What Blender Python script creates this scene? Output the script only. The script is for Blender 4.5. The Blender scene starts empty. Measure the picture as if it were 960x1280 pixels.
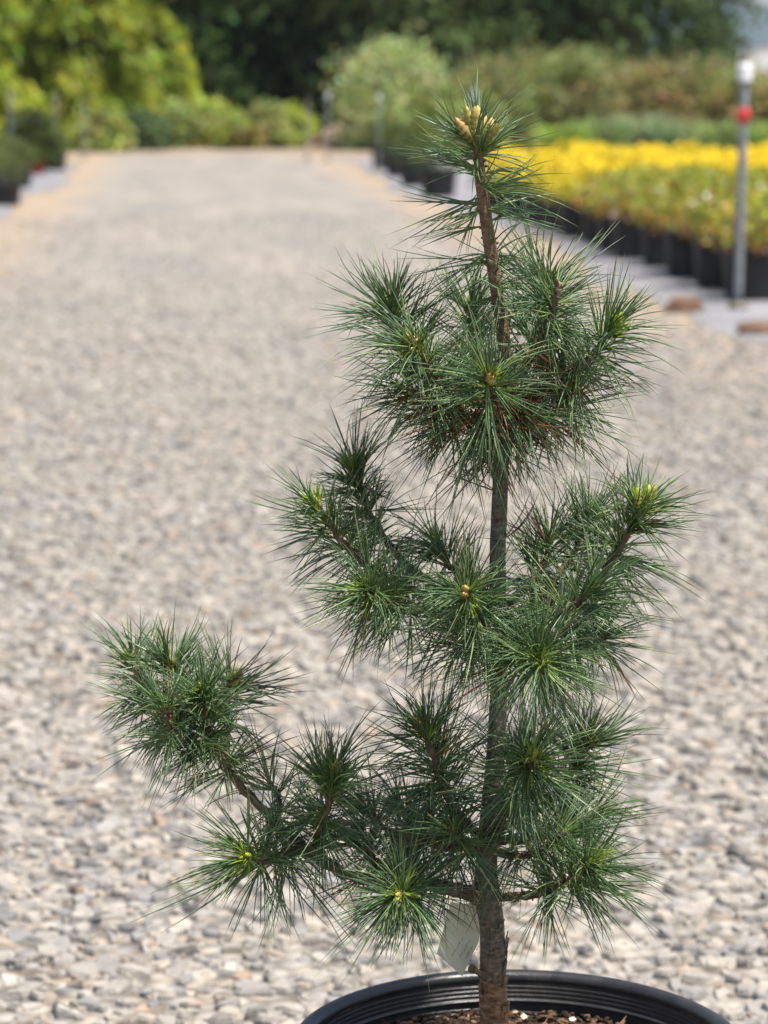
import bpy, math, random
import numpy as np
from mathutils import Vector, Matrix

# ------------------------------------------------------------------ camera, sky, sun, exposure
scene = bpy.context.scene
col = scene.collection
R = math.radians
F = 3350.0                       # focal length in photo pixels (960 x 1280)
CAM_H = 1.08
PITCH = math.atan(525 / F)
YAW = math.atan(253 / F)
D0 = 2.124                       # horizontal distance from the lens to the potted pine

cd = bpy.data.cameras.new('camera')
cam = bpy.data.objects.new('camera', cd)
col.objects.link(cam)
cam.location = (0, 0, CAM_H)
cam.rotation_euler = (math.pi / 2 - PITCH, 0, -YAW)
cd.sensor_fit = 'VERTICAL'
cd.sensor_height = 36.0
cd.lens = 36.0 * F / 1280
cd.clip_start = 0.05
cd.clip_end = 6000
cd.dof.use_dof = True
cd.dof.focus_distance = 2.10
cd.dof.aperture_fstop = 9.0
cd.dof.aperture_blades = 0
scene.camera = cam

SUN_EL, SUN_AZ = R(68), R(122)
world = bpy.data.worlds.new('World')
scene.world = world
world.use_nodes = True
wn = world.node_tree
bg = wn.nodes['Background']
sky = wn.nodes.new('ShaderNodeTexSky')
sky.sky_type = 'NISHITA'
sky.sun_disc = False
sky.sun_elevation = SUN_EL
sky.sun_rotation = SUN_AZ
sky.air_density = 1.0
sky.dust_density = 2.0
wn.links.new(sky.outputs[0], bg.inputs[0])
bg.inputs[1].default_value = 0.10
sl = bpy.data.lights.new('sun', 'SUN')
sl.energy = 4.2
sl.angle = R(0.53)
sl.color = (1.0, 0.95, 0.87)
so = bpy.data.objects.new('sun', sl)
col.objects.link(so)
sdir = Vector((math.sin(SUN_AZ) * math.cos(SUN_EL), math.cos(SUN_AZ) * math.cos(SUN_EL), math.sin(SUN_EL)))
so.rotation_euler = sdir.to_track_quat('Z', 'Y').to_euler()
so.location = sdir * 30
scene.view_settings.view_transform = 'Standard'
scene.view_settings.look = 'None'
scene.view_settings.gamma = 1
scene.view_settings.exposure = 0.97
scene.view_settings.use_curve_mapping = False
scene.render.engine = 'CYCLES'
scene.render.resolution_x = 768
scene.render.resolution_y = 1024

CROT = cam.rotation_euler.to_matrix()
HEAD = Vector((math.sin(YAW), math.cos(YAW), 0))


def ray(px, py):
    return CROT @ Vector(((px - 480) / F, (640 - py) / F, -1))


def at(px, py, dist):            # point seen at a photo pixel, at a horizontal distance
    d = ray(px, py)
    return Vector((0, 0, CAM_H)) + d * (dist / d.dot(HEAD))


def ground(px, py):
    d = ray(px, py)
    return Vector((0, 0, CAM_H)) + d * (-CAM_H / d.z)


# ------------------------------------------------------------------ mesh and object helpers
rng = np.random.default_rng(11)


def mesh_arrays(name, verts, faces, mats, colors=None, smooth=False, midx=None):
    """faces: int array (n,3) or (n,4), or a list of lists"""
    me = bpy.data.meshes.new(name)
    verts = np.asarray(verts, dtype=np.float32)
    if isinstance(faces, np.ndarray):
        n, k = faces.shape
        me.vertices.add(len(verts))
        me.vertices.foreach_set('co', verts.ravel())
        me.loops.add(n * k)
        me.loops.foreach_set('vertex_index', faces.astype(np.int32).ravel())
        me.polygons.add(n)
        me.polygons.foreach_set('loop_start', np.arange(0, n * k, k, dtype=np.int32))
        me.polygons.foreach_set('loop_total', np.full(n, k, dtype=np.int32))
        me.update(calc_edges=True)
    else:
        me.from_pydata([tuple(map(float, v)) for v in verts], [], [list(map(int, f)) for f in faces])
        me.update()
    if not isinstance(mats, (list, tuple)):
        mats = [mats]
    for m in mats:
        me.materials.append(m)
    if midx is not None:
        me.polygons.foreach_set('material_index', np.asarray(midx, dtype=np.int32))
    if colors is not None:
        ca = me.color_attributes.new('col', 'FLOAT_COLOR', 'POINT')
        c4 = np.ones((len(verts), 4), dtype=np.float32)
        c4[:, :3] = colors
        ca.data.foreach_set('color', c4.ravel())
    me.polygons.foreach_set('use_smooth', np.full(len(me.polygons), bool(smooth), dtype=bool))
    me.validate(clean_customdata=False)
    return me


def link(name, me, parent=None, loc=(0, 0, 0), rot=(0, 0, 0), scale=(1, 1, 1)):
    o = bpy.data.objects.new(name, me)
    col.objects.link(o)
    o.location = loc
    o.rotation_euler = rot
    o.scale = scale
    if parent is not None:
        o.parent = parent
    return o


def tag(o, label=None, cat=None, group=None, kind=None):
    if label:
        o['label'] = label
    if cat:
        o['category'] = cat
    if group:
        o['group'] = group
    if kind:
        o['kind'] = kind
    return o


def thing(name, loc, label, cat, group=None, rz=0.0):
    o = bpy.data.objects.new(name, None)
    col.objects.link(o)
    o.empty_display_size = 0.1
    o.location = loc
    o.rotation_euler = (0, 0, rz)
    return tag(o, label, cat, group)


def copy_tree(o, parent=None):
    c = o.copy()
    col.objects.link(c)
    c.parent = parent
    for ch in list(o.children):
        copy_tree(ch, c)
    return c


class MB:
    """collects shapes into one mesh"""
    def __init__(self):
        self.v, self.f, self.c = [], [], []

    def add(self, v, f, c=(1, 1, 1)):
        b = len(self.v)
        self.v += [tuple(map(float, p)) for p in v]
        self.f += [[b + int(i) for i in q] for q in f]
        if len(np.shape(c)) == 1:
            self.c += [tuple(c)] * len(v)
        else:
            self.c += [tuple(k) for k in c]

    def box(self, lo, hi, c=(1, 1, 1)):
        x0, y0, z0 = lo
        x1, y1, z1 = hi
        v = [(x0, y0, z0), (x1, y0, z0), (x1, y1, z0), (x0, y1, z0), (x0, y0, z1), (x1, y0, z1), (x1, y1, z1), (x0, y1, z1)]
        f = [(0, 3, 2, 1), (4, 5, 6, 7), (0, 1, 5, 4), (1, 2, 6, 5), (2, 3, 7, 6), (3, 0, 4, 7)]
        self.add(v, f, c)

    def lathe(self, prof, n=24, c=(1, 1, 1), center=(0, 0, 0), cap0=False, cap1=False):
        v, f = [], []
        for r, z in prof:
            for k in range(n):
                a = 2 * math.pi * k / n
                v.append((center[0] + r * math.cos(a), center[1] + r * math.sin(a), center[2] + z))
        m = len(prof)
        for i in range(m - 1):
            for k in range(n):
                k2 = (k + 1) % n
                f.append((i * n + k, i * n + k2, (i + 1) * n + k2, (i + 1) * n + k))
        if cap0:
            f.append(list(range(n))[::-1])
        if cap1:
            f.append([(m - 1) * n + k for k in range(n)])
        self.add(v, f, c)

    def tube(self, pts, rad, n=8, c=(1, 1, 1), rough=0.0, caps=True):
        v, f = tube_arrays(pts, rad, n, rough)
        self.add(v, f, c)
        m = len(pts)
        if caps:
            b = len(self.v) - m * n
            self.f.append([b + k for k in range(n)][::-1])
            self.f.append([b + (m - 1) * n + k for k in range(n)])

    def build(self, name, mat, parent=None, smooth=False, loc=(0, 0, 0), rot=(0, 0, 0)):
        me = mesh_arrays(name, np.array(self.v), self.f, mat, colors=np.array(self.c), smooth=smooth)
        return link(name, me, parent, loc, rot)


def spline(pts, n):
    """Catmull-Rom resample of a polyline (m,k)"""
    p = np.asarray(pts, dtype=float)
    m = len(p)
    if m == 2:
        t = np.linspace(0, 1, n)[:, None]
        return p[0] * (1 - t) + p[1] * t
    pe = np.vstack([2 * p[0] - p[1], p, 2 * p[-1] - p[-2]])
    out = []
    for u in np.linspace(0, m - 1 - 1e-9, n):
        i = int(u)
        t = u - i
        p0, p1, p2, p3 = pe[i], pe[i + 1], pe[i + 2], pe[i + 3]
        out.append(0.5 * (2 * p1 + (p2 - p0) * t + (2 * p0 - 5 * p1 + 4 * p2 - p3) * t * t + (3 * p1 - p0 - 3 * p2 + p3) * t ** 3))
    return np.array(out)


def frames(p):
    t = np.gradient(p, axis=0)
    t /= np.linalg.norm(t, axis=1)[:, None] + 1e-12
    ref = np.array([0.13, 0.97, 0.21])
    u = np.cross(t, ref)
    u /= np.linalg.norm(u, axis=1)[:, None] + 1e-12
    w = np.cross(t, u)
    return t, u, w


def tube_arrays(pts, rad, n=8, rough=0.0):
    p = np.asarray(pts, dtype=float)
    m = len(p)
    rad = np.broadcast_to(np.asarray(rad, dtype=float), (m,))
    t, u, w = frames(p)
    a = np.linspace(0, 2 * math.pi, n, endpoint=False)
    rr = rad[:, None] * (1 + rough * rng.normal(0, 1, (m, n)))
    v = p[:, None, :] + rr[:, :, None] * (np.cos(a)[None, :, None] * u[:, None, :] + np.sin(a)[None, :, None] * w[:, None, :])
    f = []
    for i in range(m - 1):
        for k in range(n):
            k2 = (k + 1) % n
            f.append((i * n + k, i * n + k2, (i + 1) * n + k2, (i + 1) * n + k))
    return v.reshape(-1, 3), f


# ------------------------------------------------------------------ materials
def new_mat(name, rough=0.7, spec=0.3):
    m = bpy.data.materials.new(name)
    m.use_nodes = True
    nt = m.node_tree
    b = nt.nodes['Principled BSDF']
    b.inputs['Roughness'].default_value = rough
    b.inputs['Specular IOR Level'].default_value = spec
    return m, nt, b


def nd(nt, typ, **kw):
    n = nt.nodes.new(typ)
    for k, v in kw.items():
        setattr(n, k, v)
    return n


def noise(nt, vec, scale, detail=4, rough=0.55):
    n = nd(nt, 'ShaderNodeTexNoise')
    n.inputs['Scale'].default_value = scale
    n.inputs['Detail'].default_value = detail
    n.inputs['Roughness'].default_value = rough
    if vec is not None:
        nt.links.new(vec, n.inputs['Vector'])
    return n


def ramp(nt, fac, stops):
    r = nd(nt, 'ShaderNodeValToRGB')
    e = r.color_ramp.elements
    while len(e) < len(stops):
        e.new(0.5)
    for k, (p, c) in enumerate(stops):
        e[k].position = p
        e[k].color = (*c, 1) if len(c) == 3 else c
    nt.links.new(fac, r.inputs[0])
    return r


def mix(nt, fac, a, b, mode='MIX'):
    n = nd(nt, 'ShaderNodeMix', data_type='RGBA', blend_type=mode)
    for s, val in ((n.inputs[0], fac), (n.inputs[6], a), (n.inputs[7], b)):
        if isinstance(val, (int, float)):
            s.default_value = val
        elif isinstance(val, tuple):
            s.default_value = (*val, 1)
        else:
            nt.links.new(val, s)
    return n.outputs[2]


def bump(nt, b, height, dist, strength=1.0):
    n = nd(nt, 'ShaderNodeBump')
    n.inputs['Distance'].default_value = dist
    n.inputs['Strength'].default_value = strength
    nt.links.new(height, n.inputs['Height'])
    nt.links.new(n.outputs[0], b.inputs['Normal'])
    return n


def obj_co(nt):
    return nd(nt, 'ShaderNodeTexCoord').outputs['Object']


def plain_mat(name, c, rough=0.6, spec=0.3, var=0.12, scale=8.0, bump_d=0.0):
    m, nt, b = new_mat(name, rough, spec)
    co = obj_co(nt)
    n = noise(nt, co, scale, 5)
    d = tuple(x * (1 - var) for x in c)
    e = tuple(min(1, x * (1 + var)) for x in c)
    r = ramp(nt, n.outputs[0], [(0.3, d), (0.7, e)])
    nt.links.new(r.outputs[0], b.inputs['Base Color'])
    if bump_d:
        bump(nt, b, n.outputs[0], bump_d)
    return m


def attr_mat(name, rough=0.6, spec=0.3, transl=0.0, var=0.15, scale=6.0, tint=None):
    """colour from the mesh's own per-leaf colour, with a little noise; optional light through thin leaves"""
    m, nt, b = new_mat(name, rough, spec)
    a = nd(nt, 'ShaderNodeAttribute', attribute_name='col')
    n = noise(nt, obj_co(nt), scale, 3)
    g = ramp(nt, n.outputs[0], [(0.3, (1 - var,) * 3), (0.7, (1 + var * 0.6,) * 3)])
    c = mix(nt, 1.0, a.outputs['Color'], g.outputs[0], 'MULTIPLY')
    nt.links.new(c, b.inputs['Base Color'])
    if transl:
        out = nt.nodes['Material Output']
        tr = nd(nt, 'ShaderNodeBsdfTranslucent')
        cc = mix(nt, 1.0, c, (1.25, 1.2, 0.6), 'MULTIPLY')
        nt.links.new(cc, tr.inputs['Color'])
        ms = nd(nt, 'ShaderNodeMixShader')
        ms.inputs[0].default_value = transl
        nt.links.new(b.outputs[0], ms.inputs[1])
        nt.links.new(tr.outputs[0], ms.inputs[2])
        nt.links.new(ms.outputs[0], out.inputs['Surface'])
    return m


M = {}
# ground soil
m, nt, b = new_mat('ground_soil', 0.95, 0.1)
co = obj_co(nt)
n1 = noise(nt, co, 0.35, 5)
n2 = noise(nt, co, 9.0, 6)
c1 = ramp(nt, n1.outputs[0], [(0.35, (0.25, 0.19, 0.13)), (0.65, (0.34, 0.27, 0.20))])
c2 = ramp(nt, n2.outputs[0], [(0.35, (0.75, 0.75, 0.75)), (0.65, (1.1, 1.1, 1.1))])
nt.links.new(mix(nt, 1.0, c1.outputs[0], c2.outputs[0], 'MULTIPLY'), b.inputs['Base Color'])
bump(nt, b, n2.outputs[0], 0.02)
M['soil'] = m

# gravel road sheet: stone cells, fines and dusty bands along the wheel tracks
m, nt, b = new_mat('gravel_road', 0.92, 0.15)
co = obj_co(nt)
vo = nd(nt, 'ShaderNodeTexVoronoi')
vo.inputs['Scale'].default_value = 34
nt.links.new(co, vo.inputs['Vector'])
sep = nd(nt, 'ShaderNodeSeparateColor')
nt.links.new(vo.outputs['Color'], sep.inputs[0])
cs = ramp(nt, sep.outputs[0], [(0.0, (0.16, 0.16, 0.165)), (0.25, (0.26, 0.25, 0.24)), (0.6, (0.33, 0.305, 0.275)), (0.85, (0.37, 0.335, 0.285)), (1.0, (0.33, 0.25, 0.19))])
dk = ramp(nt, vo.outputs['Distance'], [(0.35, (1, 1, 1)), (0.75, (0.42, 0.40, 0.38))])
c1 = mix(nt, 1.0, cs.outputs[0], dk.outputs[0], 'MULTIPLY')
mp = nd(nt, 'ShaderNodeMapping')
mp.inputs['Scale'].default_value = (1.0, 0.22, 1.0)
nt.links.new(co, mp.inputs['Vector'])
nb = noise(nt, mp.outputs[0], 1.5, 6, 0.62)
dust = ramp(nt, nb.outputs[0], [(0.40, (0, 0, 0)), (0.66, (1, 1, 1))])
nf = noise(nt, co, 60, 4)
dcol = ramp(nt, nf.outputs[0], [(0.3, (0.28, 0.245, 0.195)), (0.7, (0.38, 0.335, 0.27))])
dm = nd(nt, 'ShaderNodeMath', operation='MULTIPLY')
nt.links.new(dust.outputs[0], dm.inputs[0])
dm.inputs[1].default_value = 0.65
c2 = mix(nt, dm.outputs[0], c1, dcol.outputs[0])
sx = nd(nt, 'ShaderNodeSeparateXYZ')
nt.links.new(co, sx.inputs[0])
ne = noise(nt, co, 2.2, 5)
ad = nd(nt, 'ShaderNodeMath', operation='MULTIPLY_ADD')        # distance from the road's middle, frayed
ab = nd(nt, 'ShaderNodeMath', operation='ABSOLUTE')
sb = nd(nt, 'ShaderNodeMath', operation='SUBTRACT')
nt.links.new(sx.outputs[0], sb.inputs[0])
sb.inputs[1].default_value = 0.52
nt.links.new(sb.outputs[0], ab.inputs[0])
nt.links.new(ne.outputs[0], ad.inputs[0])
ad.inputs[1].default_value = 0.9
nt.links.new(ab.outputs[0], ad.inputs[2])
er = ramp(nt, ad.outputs[0], [(0.0, (0, 0, 0)), (1.0, (1, 1, 1))])
mr = nd(nt, 'ShaderNodeMapRange')
mr.inputs[1].default_value = 1.75
mr.inputs[2].default_value = 2.35
nt.links.new(ad.outputs[0], mr.inputs[0])
ecol = ramp(nt, nf.outputs[0], [(0.3, (0.28, 0.20, 0.13)), (0.7, (0.40, 0.31, 0.21))])
em = nd(nt, 'ShaderNodeMath', operation='MULTIPLY')
nt.links.new(mr.outputs[0], em.inputs[0])
em.inputs[1].default_value = 0.75
c3 = mix(nt, em.outputs[0], c2, ecol.outputs[0])
nt.links.new(c3, b.inputs['Base Color'])
inv = nd(nt, 'ShaderNodeMath', operation='SUBTRACT')
inv.inputs[0].default_value = 1.0
nt.links.new(vo.outputs['Distance'], inv.inputs[1])
bump(nt, b, inv.outputs[0], 0.018, 0.8)
M['road'] = m

# loose stones: each stone its own colour
m, nt, b = new_mat('gravel_stone', 0.85, 0.2)
a = nd(nt, 'ShaderNodeAttribute', attribute_name='col')
co = obj_co(nt)
n = noise(nt, co, 90, 5, 0.65)
g = ramp(nt, n.outputs[0], [(0.3, (0.78, 0.78, 0.78)), (0.7, (1.1, 1.1, 1.08))])
nt.links.new(mix(nt, 1.0, a.outputs['Color'], g.outputs[0], 'MULTIPLY'), b.inputs['Base Color'])
bump(nt, b, n.outputs[0], 0.004)
M['stone'] = m

M['fabric'] = plain_mat('weed_fabric', (0.205, 0.20, 0.205), 0.85, 0.2, 0.3, 3.0, 0.01)
M['needle'] = attr_mat('needle', 0.33, 0.6, 0.25, 0.12, 40)
M['bud'] = attr_mat('bud', 0.5, 0.35, 0.1, 0.15, 400)
M['leaf'] = attr_mat('leaf', 0.55, 0.3, 0.3, 0.2, 2.5)
M['leaf_dark'] = attr_mat('leaf_dark', 0.7, 0.10, 0.15, 0.25, 0.8)

# bark of the pine: grey green, smooth, warm scaly foot
m, nt, b = new_mat('pine_bark', 0.75, 0.3)
co = obj_co(nt)
mp = nd(nt, 'ShaderNodeMapping')
mp.inputs['Scale'].default_value = (1, 1, 2.2)
nt.links.new(co, mp.inputs['Vector'])
n1 = noise(nt, mp.outputs[0], 120, 6, 0.65)
n2 = noise(nt, co, 34, 5, 0.6)
cg = ramp(nt, n1.outputs[0], [(0.3, (0.045, 0.036, 0.026)), (0.55, (0.145, 0.125, 0.098)), (0.75, (0.29, 0.26, 0.21))])
co2 = ramp(nt, n1.outputs[0], [(0.3, (0.07, 0.032, 0.014)), (0.55, (0.26, 0.14, 0.07)), (0.78, (0.56, 0.38, 0.22))])
sx = nd(nt, 'ShaderNodeSeparateXYZ')
nt.links.new(co, sx.inputs[0])
ad = nd(nt, 'ShaderNodeMath', operation='MULTIPLY_ADD')
nt.links.new(n2.outputs[0], ad.inputs[0])
ad.inputs[1].default_value = 0.10
nt.links.new(sx.outputs[2], ad.inputs[2])
mr = nd(nt, 'ShaderNodeMapRange')
mr.inputs[1].default_value = 0.175
mr.inputs[2].default_value = 0.125
nt.links.new(ad.outputs[0], mr.inputs[0])
c = mix(nt, mr.outputs[0], cg.outputs[0], co2.outputs[0])
mr2 = nd(nt, 'ShaderNodeMapRange')                    # the young leader is warmer brown
mr2.inputs[1].default_value = 0.50
mr2.inputs[2].default_value = 0.62
nt.links.new(sx.outputs[2], mr2.inputs[0])
cl = ramp(nt, n1.outputs[0], [(0.3, (0.075, 0.042, 0.025)), (0.55, (0.19, 0.115, 0.07)), (0.75, (0.32, 0.20, 0.12))])
c = mix(nt, mr2.outputs[0], c, cl.outputs[0])
nt.links.new(c, b.inputs['Base Color'])
bump(nt, b, n1.outputs[0], 0.0025, 0.9)
M['bark'] = m
M['twig'] = plain_mat('twig_bark', (0.115, 0.082, 0.056), 0.8, 0.2, 0.55, 160, 0.0015)
M['tree_bark'] = plain_mat('tree_bark', (0.11, 0.085, 0.06), 0.9, 0.1, 0.4, 6, 0.03)

# plastic
m, nt, b = new_mat('black_plastic', 0.42, 0.5)
co = obj_co(nt)
n = noise(nt, co, 25, 6, 0.65)
r = ramp(nt, n.outputs[0], [(0.35, (0.010, 0.010, 0.011)), (0.75, (0.030, 0.029, 0.028))])
nt.links.new(r.outputs[0], b.inputs['Base Color'])
rr = ramp(nt, n.outputs[0], [(0.3, (0.32,) * 3), (0.7, (0.55,) * 3)])
nt.links.new(rr.outputs[0], b.inputs['Roughness'])
n3 = noise(nt, co, 300, 3)
bump(nt, b, n3.outputs[0], 0.0006, 0.5)
M['plastic'] = m
M['pot_far'] = plain_mat('pot_plastic', (0.022, 0.023, 0.025), 0.5, 0.4, 0.4, 12)
M['red_pot'] = plain_mat('red_plastic', (0.42, 0.03, 0.04), 0.45, 0.4)
M['steel'] = plain_mat('galvanised_pipe', (0.20, 0.21, 0.22), 0.5, 0.5, 0.25, 20)
M['white'] = plain_mat('white_plastic', (0.78, 0.78, 0.75), 0.45, 0.4, 0.06)
M['tan'] = plain_mat('dull_brass', (0.36, 0.30, 0.20), 0.5, 0.4)
M['red'] = plain_mat('red_paint', (0.55, 0.03, 0.03), 0.45, 0.4)
M['sprinkler'] = plain_mat('dark_brass', (0.10, 0.085, 0.06), 0.45, 0.5)
M['brown_stone'] = plain_mat('brown_stone', (0.20, 0.12, 0.08), 0.9, 0.15, 0.4, 18, 0.01)
M['mulch'] = attr_mat('mulch', 0.9, 0.15, 0, 0.35, 200)
M['potsoil'] = plain_mat('potting_soil', (0.045, 0.028, 0.018), 0.95, 0.1, 0.5, 150, 0.006)
M['card'] = plain_mat('weathered_card', (0.66, 0.66, 0.52), 0.7, 0.25, 0.10, 60)
M['ink'] = plain_mat('grey_ink', (0.26, 0.27, 0.26), 0.8, 0.1)
M['poly'] = plain_mat('white_film', (0.75, 0.76, 0.76), 0.5, 0.3, 0.06, 1)
M['hill'] = plain_mat('wooded_hill', (0.035, 0.05, 0.045), 0.95, 0.05, 0.35, 0.02)
M['mound'] = plain_mat('bark_heap', (0.24, 0.17, 0.12), 0.95, 0.1, 0.45, 5, 0.05)

# ------------------------------------------------------------------ ground, road, fabric
gv = []
N = 40
xs = np.linspace(-1500, 1500, N)
ys = np.linspace(-200, 3000, N)
gv = np.array([(x, y, 0) for y in ys for x in xs])
gf = np.array([(j * N + i, j * N + i + 1, (j + 1) * N + i + 1, (j + 1) * N + i) for j in range(N - 1) for i in range(N - 1)])
tag(link('ground', mesh_arrays('ground', gv, gf, M['soil'])), kind='structure')


def wavy_sheet(name, x0, x1, y0, y1, z, mat, amp, step=0.25, undul=0.0):
    n = int((y1 - y0) / step) + 1
    k = 14
    yy = np.linspace(y0, y1, n)
    def edge(seed):
        r = np.random.default_rng(seed)
        e = np.zeros(n)
        for fq in (0.35, 0.9, 2.1, 4.0):
            e += np.sin(yy * fq + r.uniform(0, 6.28)) * amp / (1 + fq)
        return e
    e0, e1 = edge(len(name)), edge(len(name) + 7)
    v = []
    for j in range(n):
        for i in range(k):
            t = i / (k - 1)
            zz = z
            if undul and 0 < i < k - 1:
                zz += undul * (math.sin(yy[j] * 1.7 + i * 1.3) * math.sin(yy[j] * 0.6 + i * 2.1) * 0.5 + 0.5)
            v.append(((x0 + e0[j]) * (1 - t) + (x1 + e1[j]) * t, yy[j], zz))
    f = np.array([(j * k + i, j * k + i + 1, (j + 1) * k + i + 1, (j + 1) * k + i) for j in range(n - 1) for i in range(k - 1)])
    return tag(link(name, mesh_arrays(name, np.array(v), f, mat, smooth=True)), kind='structure')


wavy_sheet('gravel_road', -1.62, 2.62, -3, 47.5, 0.004, M['road'], 0.10)
wavy_sheet('weed_fabric', 2.5, 9.5, 9.5, 44, 0.010, M['fabric'], 0.16, undul=0.012)
wavy_sheet('weed_fabric', -9.0, -1.5, 9.5, 40, 0.010, M['fabric'], 0.16, undul=0.012)

# loose gravel
def ico():
    p = (1 + 5 ** 0.5) / 2
    v = np.array([(-1, p, 0), (1, p, 0), (-1, -p, 0), (1, -p, 0), (0, -1, p), (0, 1, p), (0, -1, -p), (0, 1, -p), (p, 0, -1), (p, 0, 1), (-p, 0, -1), (-p, 0, 1)], float)
    v /= np.linalg.norm(v[0])
    f = np.array([(0, 11, 5), (0, 5, 1), (0, 1, 7), (0, 7, 10), (0, 10, 11), (1, 5, 9), (5, 11, 4), (11, 10, 2), (10, 7, 6), (7, 1, 8),
                  (3, 9, 4), (3, 4, 2), (3, 2, 6), (3, 6, 8), (3, 8, 9), (4, 9, 5), (2, 4, 11), (6, 2, 10), (8, 6, 7), (9, 8, 1)])
    return v, f


IV, IF = ico()


def stones(xy, size, zsink, cols, flat=(0.3, 0.75)):
    n = len(xy)
    v = np.repeat(IV[None], n, 0) * (1 + rng.normal(0, 0.20, (n, 12, 1)).clip(-0.4, 0.45)) + rng.normal(0, 0.10, (n, 12, 3))
    v = np.clip(v, -0.85, 0.85)                        # cut faces: broken, angular stone
    sc = np.stack([size * rng.uniform(0.75, 1.3, n), size * rng.uniform(0.6, 1.0, n), size * rng.uniform(flat[0], flat[1], n)], 1) * 0.5
    v = v * sc[:, None, :]
    ax, ay, az = rng.normal(0, 0.28, n), rng.normal(0, 0.28, n), rng.uniform(0, 6.28, n)
    x, y, z = v[..., 0], v[..., 1], v[..., 2]
    y, z = y * np.cos(ax)[:, None] - z * np.sin(ax)[:, None], y * np.sin(ax)[:, None] + z * np.cos(ax)[:, None]
    x, z = x * np.cos(ay)[:, None] + z * np.sin(ay)[:, None], -x * np.sin(ay)[:, None] + z * np.cos(ay)[:, None]
    x, y = x * np.cos(az)[:, None] - y * np.sin(az)[:, None], x * np.sin(az)[:, None] + y * np.cos(az)[:, None]
    v = np.stack([x + xy[:, 0:1], y + xy[:, 1:2], z + (sc[:, 2] * zsink)[:, None] + 0.004], -1)
    f = (IF[None] + (np.arange(n) * 12)[:, None, None]).reshape(-1, 3)
    return v.reshape(-1, 3), f, np.repeat(cols, 12, 0)


def plates(xy, size, cols, h0, h1, ns=6):
    """broken flat-lying stone: irregular prisms, tilted, bedded into the road"""
    n = len(xy)
    ang = (np.arange(ns)[None] + rng.uniform(-0.38, 0.38, (n, ns))) * 2 * math.pi / ns + rng.uniform(0, 6.28, (n, 1))
    rad = rng.uniform(0.62, 1.12, (n, ns)) * (size * 0.5)[:, None]
    st = rng.uniform(0.6, 1.0, n)
    ex, ey = rad * np.cos(ang), rad * np.sin(ang) * st[:, None]
    rot = rng.uniform(0, 6.28, n)[:, None]
    px_, py_ = ex * np.cos(rot) - ey * np.sin(rot), ex * np.sin(rot) + ey * np.cos(rot)
    top = rng.uniform(h0, h1, n)[:, None]
    sx_, sy_ = rng.normal(0, 0.16, (n, 1)), rng.normal(0, 0.16, (n, 1))
    zt = top + px_ * sx_ + py_ * sy_ + rng.normal(0, 0.0008, (n, ns))
    k = rng.uniform(0.72, 0.93, (n, ns))
    T_ = np.stack([px_ * k, py_ * k, zt], -1)
    Md = np.stack([px_, py_, zt - (size * 0.10)[:, None] - rng.uniform(0, 0.003, (n, ns))], -1)
    B_ = np.stack([px_ * 0.96, py_ * 0.96, np.minimum(zt - 0.012, -0.004)], -1)
    V_ = np.concatenate([T_, Md, B_], 1)
    V_[..., 0] += xy[:, 0:1]
    V_[..., 1] += xy[:, 1:2]
    fl = []
    for r_ in range(2):
        for q in range(ns):
            q2 = (q + 1) % ns
            fl.append(((r_ + 1) * ns + q, (r_ + 1) * ns + q2, r_ * ns + q2, r_ * ns + q))
    fl += [(0, 1, 2, 3), (0, 3, 4, 5)]
    Fq = (np.array(fl)[None] + (np.arange(n) * 3 * ns)[:, None, None]).reshape(-1, 4)
    return V_.reshape(-1, 3), Fq, np.repeat(cols, 3 * ns, 0)


def stone_colors(n):
    pal = np.array([(0.41, 0.37, 0.325), (0.46, 0.41, 0.35), (0.35, 0.33, 0.31), (0.28, 0.275, 0.275), (0.50, 0.43, 0.345),
                    (0.44, 0.35, 0.265), (0.19, 0.18, 0.175), (0.42, 0.28, 0.19), (0.55, 0.50, 0.43)])
    w = np.array([0.25, 0.22, 0.18, 0.10, 0.10, 0.06, 0.035, 0.025, 0.03])
    c = pal[rng.choice(len(pal), n, p=w / w.sum())]
    c = c * 0.84 + 0.16 * c.mean(1, keepdims=True)
    return 0.74 * c * rng.normal(1, 0.10, (n, 1)).clip(0.7, 1.3)


def scatter(y0, y1, dens):
    n = int((y1 - y0) * 4.2 * dens)
    y = rng.uniform(y0, y1, n)
    x = rng.uniform(-1.6, 2.6, n)
    k = (x > -0.068 * y - 0.7) & (x < 0.219 * y + 0.7)
    return np.stack([x, y], 1)[k]


def patch(xy):
    x, y = xy[:, 0], xy[:, 1]
    v = np.sin(x * 2.1 + 0.6 * np.sin(y * 0.9)) * 0.5 + np.sin(y * 1.3 + x * 1.1 + 1.0) * 0.4 + np.sin(x * 5.3 - y * 2.2) * 0.3 + np.sin(x * 3.7 + y * 4.1 + 2.0) * 0.3
    return 1 / (1 + np.exp(-3.0 * v))


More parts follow.
